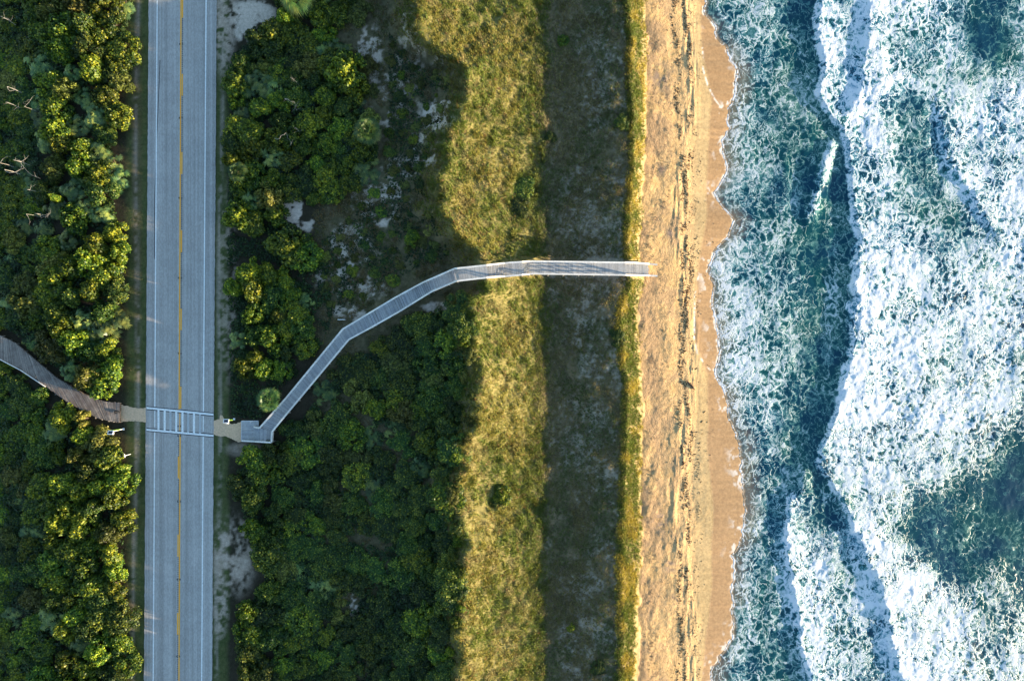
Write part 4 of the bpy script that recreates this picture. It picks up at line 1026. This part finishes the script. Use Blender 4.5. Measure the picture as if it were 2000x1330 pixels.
# ------------------------------------------------------------------ grasses (uncountable)
def blades(name, n_try, box, dens, height, colf, seed, nb=6, lean=(.35,.15), wd=.035):
    """box in photo pixels; dens(px,py,wx,wy)->0..1"""
    r = np.random.default_rng(seed)
    px = r.uniform(box[0], box[2], n_try); py = r.uniform(box[1], box[3], n_try)
    z = terrain(px, py); s_ = (H-z)/H/K; wx = (px-1000)*s_; wy = (665-py)*s_
    keep = r.uniform(0, 1, n_try) < dens(px, py, wx, wy); px, py, z, wx, wy = [q[keep] for q in (px, py, z, wx, wy)]
    # re-evaluate height at true ground point
    n = len(px); hh = height(px, py, wx, wy)
    col = colf(px, py, wx, wy, r)
    N = n*nb; ix = np.repeat(np.arange(n), nb)
    an = r.uniform(0, 2*math.pi, N); L = hh[ix]*r.uniform(.6, 1.25, N); tl = r.uniform(.35, 1.1, N)
    dx = np.cos(an)*np.sin(tl)*L+lean[0]*L; dy = np.sin(an)*np.sin(tl)*L+lean[1]*L; dz = np.cos(tl)*L*.9
    bx = wx[ix]+r.normal(0, .09, N); by = wy[ix]+r.normal(0, .09, N); bz = z[ix]-.03
    sx_ = -np.sin(an+.6); sy_ = np.cos(an+.6); w_ = wd*(.7+.6*r.uniform(0,1,N))
    v = np.stack([np.stack([bx-sx_*w_, by-sy_*w_, bz], 1), np.stack([bx+sx_*w_, by+sy_*w_, bz], 1),
                  np.stack([bx+dx*.62+sx_*w_*.8, by+dy*.62+sy_*w_*.8, bz+dz*.75], 1), np.stack([bx+dx*.95, by+dy*.95, bz+dz*.95], 1)], 1).reshape(-1, 3)
    cc = np.clip(col[ix]*r.uniform(.65, 1.35, N)[:, None], 0, 1); cc = np.repeat(cc, 4, 0)
    return tag(mesh_np(name, v, np.arange(N*4).reshape(-1, 4), mats=[M['grass']], col={"albedo": cc}), kind="stuff")
def nearwalk(px, py):
    m = np.ones_like(px); 
    for i in range(len(midU)-1):
        a_, b_ = midU[i], midU[i+1]; L2 = (b_[0]-a_[0])**2+(b_[1]-a_[1])**2; t_ = np.clip(((px-a_[0])*(b_[0]-a_[0])+(py-a_[1])*(b_[1]-a_[1]))/L2, 0, 1)
        d = np.hypot(px-a_[0]-t_*(b_[0]-a_[0]), py-a_[1]-t_*(b_[1]-a_[1])); m = np.minimum(m, sst(17, 24, d))
    return m
gold = np.array([.27,.245,.050]); straw = np.array([.32,.265,.11]); ygr = np.array([.175,.215,.034]); grn = np.array([.085,.13,.028]); rust = np.array([.24,.13,.05])
def ridge_d(px, py, wx, wy):
    c = C_(py); n = fbm(wx/2.5, wy/2.5, 81, 3)
    g = sst(c-34, c+10, px+40*(n-.5))*(1-sst(1052, 1078, px+30*(n-.5)))
    holes = 1-.9*sst(.6,.3,np.hypot((px-942)/13,(py-998)/11)) if False else 1-.95*(np.hypot((px-942)/12,(py-998)/10) < 1)
    pale = sst(.58,.72,fbm(wx/3,wy/4,82,3))*.45
    return g*holes*(1-pale)*nearwalk(px, py)
def ridge_c(px, py, wx, wy, r):
    n = fbm(wx/3.2, wy/5, 83, 3); m = fbm(wx/1.2, wy/1.2, 84, 2); e = sst(1000, 1055, px+40*(n-.5))
    c = mix(gold, ygr, sst(.40, .62, n)[:, None]); c = mix(c, straw, (sst(.55,.75,m)*.75)[:, None]); c = mix(c, ygr*.85, (e*.75)[:, None])
    pick = r.uniform(0,1,len(px))[:,None]; c = np.where(pick < .13, grn*1.4, c); c = np.where(pick > .95, rust, c); return c
blades("ridge_grass", 84000, (760,-40,1085,1370), ridge_d, lambda a,b,x,y_: .15+.55*fbm(x/.7, y_/.7, 85, 2)**2+.12*fbm(x/3,y_/3,86,2), ridge_c, 1, 8, (-.30,.12), .029)
def swale_d(px, py, wx, wy):
    d = D_(py); n = fbm(wx/1.6, wy/1.6, 86, 4); big = fbm(wx/6, wy/7, 87, 3)
    g = sst(1035, 1060, px)*(1-sst(d-4, d+2, px)); return g*nearwalk(px, py)*np.clip(.35+1.5*sst(.34,.58,n*.7+.45*big-.08+.10*(1100-px)/60*(px<1100)), 0, 1)
def swale_c(px, py, wx, wy, r):
    n = fbm(wx/3, wy/5, 88, 3); c = mix(np.array([.28,.235,.095]), np.array([.15,.18,.06]), sst(.42,.62,n)[:, None]); pick = r.uniform(0,1,len(px))[:,None]
    c = np.where(pick < .22, np.array([.27,.21,.13]), c); return np.where(pick > .94, ygr, c)
blades("hollow_grass", 56000, (1030,-40,1240,1370), swale_d, lambda a,b,x,y_: .18+.22*fbm(x/2, y_/2, 89, 2), swale_c, 2, 7, (-.2,.1), .03)
def fore_d(px, py, wx, wy):
    d = D_(py); t = T_(py); n = fbm(wx/1.3, wy/2.2, 90, 3); f = (px-d)/(t-d)
    g = sst(d-12, d-2, px)*(1-sst(t-14, t+3, px+20*(n-.5))); return g*nearwalk(px, py)*np.clip(1.25-f*.75+1.6*(n-.45), 0, 1)
def fore_c(px, py, wx, wy, r):
    n = fbm(wx/1.6, wy/2.5, 91, 3); c = mix(np.array([.40,.33,.06]), np.array([.15,.19,.035]), sst(.38,.58,n)[:, None]); pick = r.uniform(0,1,len(px))[:,None]
    return np.where(pick < .15, straw, c)
blades("foredune_grass", 34000, (1195,-40,1275,1370), fore_d, lambda a,b,x,y_: .35+.30*fbm(x/2, y_/2, 92, 2), fore_c, 3, 8, (-.15,.1), .036)
def scrub_d(px, py, wx, wy):
    c = C_(py); n = fbm(wx/1.5, wy/1.5, 93, 4); return nearwalk(px, py)*sst(590, 640, px)*(1-sst(c-5, c+20, px))*sst(.40,.56,n)*((py < 640)+.35*(py >= 640))
def scrub_c(px, py, wx, wy, r):
    n = fbm(wx/3, wy/3, 94, 3); c = mix(np.array([.13,.14,.045]), np.array([.22,.18,.08]), sst(.4,.6,n)[:, None]); pick = r.uniform(0,1,len(px))[:,None]
    return np.where(pick < .2, np.array([.26,.20,.12]), np.where(pick > .93, rust, c))
blades("scrub_grass", 78000, (610,-40,930,1370), scrub_d, lambda a,b,x,y_: .14+.30*fbm(x/2, y_/2, 95, 2), scrub_c, 4, 6, (-.15,.1), .032)
def verge_d(px, py, wx, wy):
    rl, rr = RL(py), RR(py); n = fbm(wx/1, wy/2, 96, 3)
    l = sst(228, 240, px)*(px < rl-2)*(~((py > 786)&(py < 828))); q = (px > rr+1)*(1-sst(450, 485, px))*(~((py > 808)&(py < 866)))
    tr = 1-.85*np.exp(-((px-(rr+10))/5)**2)*sst(.4,.55,n)-.7*np.exp(-((px-(rl-20))/5)**2)*sst(.4,.55,n)
    return np.clip((l+q)*tr*sst(.25,.5,n)*(1-.85*sst(1.2,.6,np.hypot((px-455)/48,(py-1085)/95))), 0, 1)
def verge_c(px, py, wx, wy, r):
    n = fbm(wx/2, wy/6, 97, 3); c = mix(np.array([.045,.085,.02]), np.array([.10,.10,.04]), sst(.4,.65,n)[:, None]); pick = r.uniform(0,1,len(px))[:,None]
    return np.where(pick < .10, np.array([.24,.18,.11]), c)
blades("verge_grass", 30000, (225,-40,490,1370), verge_d, lambda a,b,x,y_: np.full_like(x, .11), verge_c, 5, 7, (0,0), .02)
# beach debris plants at the dune toe
def toe_d(px, py, wx, wy):
    t = T_(py); n = fbm(wx/1.2, wy/2.5, 98, 3); return nearwalk(px, py)*sst(t-3, t+5, px)*(1-sst(t+20, t+62, px))*sst(.52,.68,n)
blades("toe_weeds", 9000, (1235,-40,1330,1370), toe_d, lambda a,b,x,y_: .10+.12*fbm(x/2, y_/2, 99, 2), lambda px,py,wx,wy,r: np.where(r.uniform(0,1,len(px))[:,None]<.12, np.array([.12,.17,.05]), np.array([.17,.12,.09])), 6, 5, (0,0), .03)
undergrowth()
# ------------------------------------------------------------------ seaweed wrack
def wrack():
    r = np.random.default_rng(12); V = []; F = []
    lines = [(1330, 3.0, 1500, .50), (1343, 2.6, 1500, .50), (1353, 5, 800, .54), (1369, 2.5, 160, .6)]
    cp = []
    for cx, sd_, n, th in lines:
        py = r.uniform(-30, 1360, n*3); px = cx+r.normal(0, sd_, n*3)+28*(fbm(np.zeros(n*3)+cx, py/90, 5, 3)-.5)+np.where(py<200, -8+py*.03, 0)
        k = fbm(px/9, py/22, 7, 3) > th-.02; cp += list(zip(px[k], py[k]))
    cp += list(zip(r.uniform(1290, 1400, 260), r.uniform(0, 1330, 260)))
    base = np.array([(1,0),(.45,.5),(-.3,.75),(-1,.2),(-.6,-.5),(.3,-.65)])
    for (x, y_) in cp:
        z = terrain(np.array([x]), np.array([y_]))[0]; c = W(x, y_, z); s_ = r.uniform(.04, .15)*(2.0 if r.uniform() < .07 else 1); an = r.uniform(0, 6.28); st_ = r.uniform(1, 2.4)
        n0 = len(V); hh = r.uniform(.03, .10)
        for (a_, b_) in base:
            a2, b2 = a_*s_*st_*.7*r.uniform(.6,1.3), b_*s_*.6*r.uniform(.6,1.3); V.append((c.x+a2*math.cos(an)-b2*math.sin(an), c.y+a2*math.sin(an)+b2*math.cos(an), z-.03))
        V.append((c.x, c.y, z+hh)); F += [(n0+i, n0+(i+1)%6, n0+6) for i in range(6)]
    print("wrack", len(cp))
    tag(mesh_np("seaweed_wrack", np.array(V), None, np.array(F), mats=[M['weed']]), kind="stuff")
wrack()
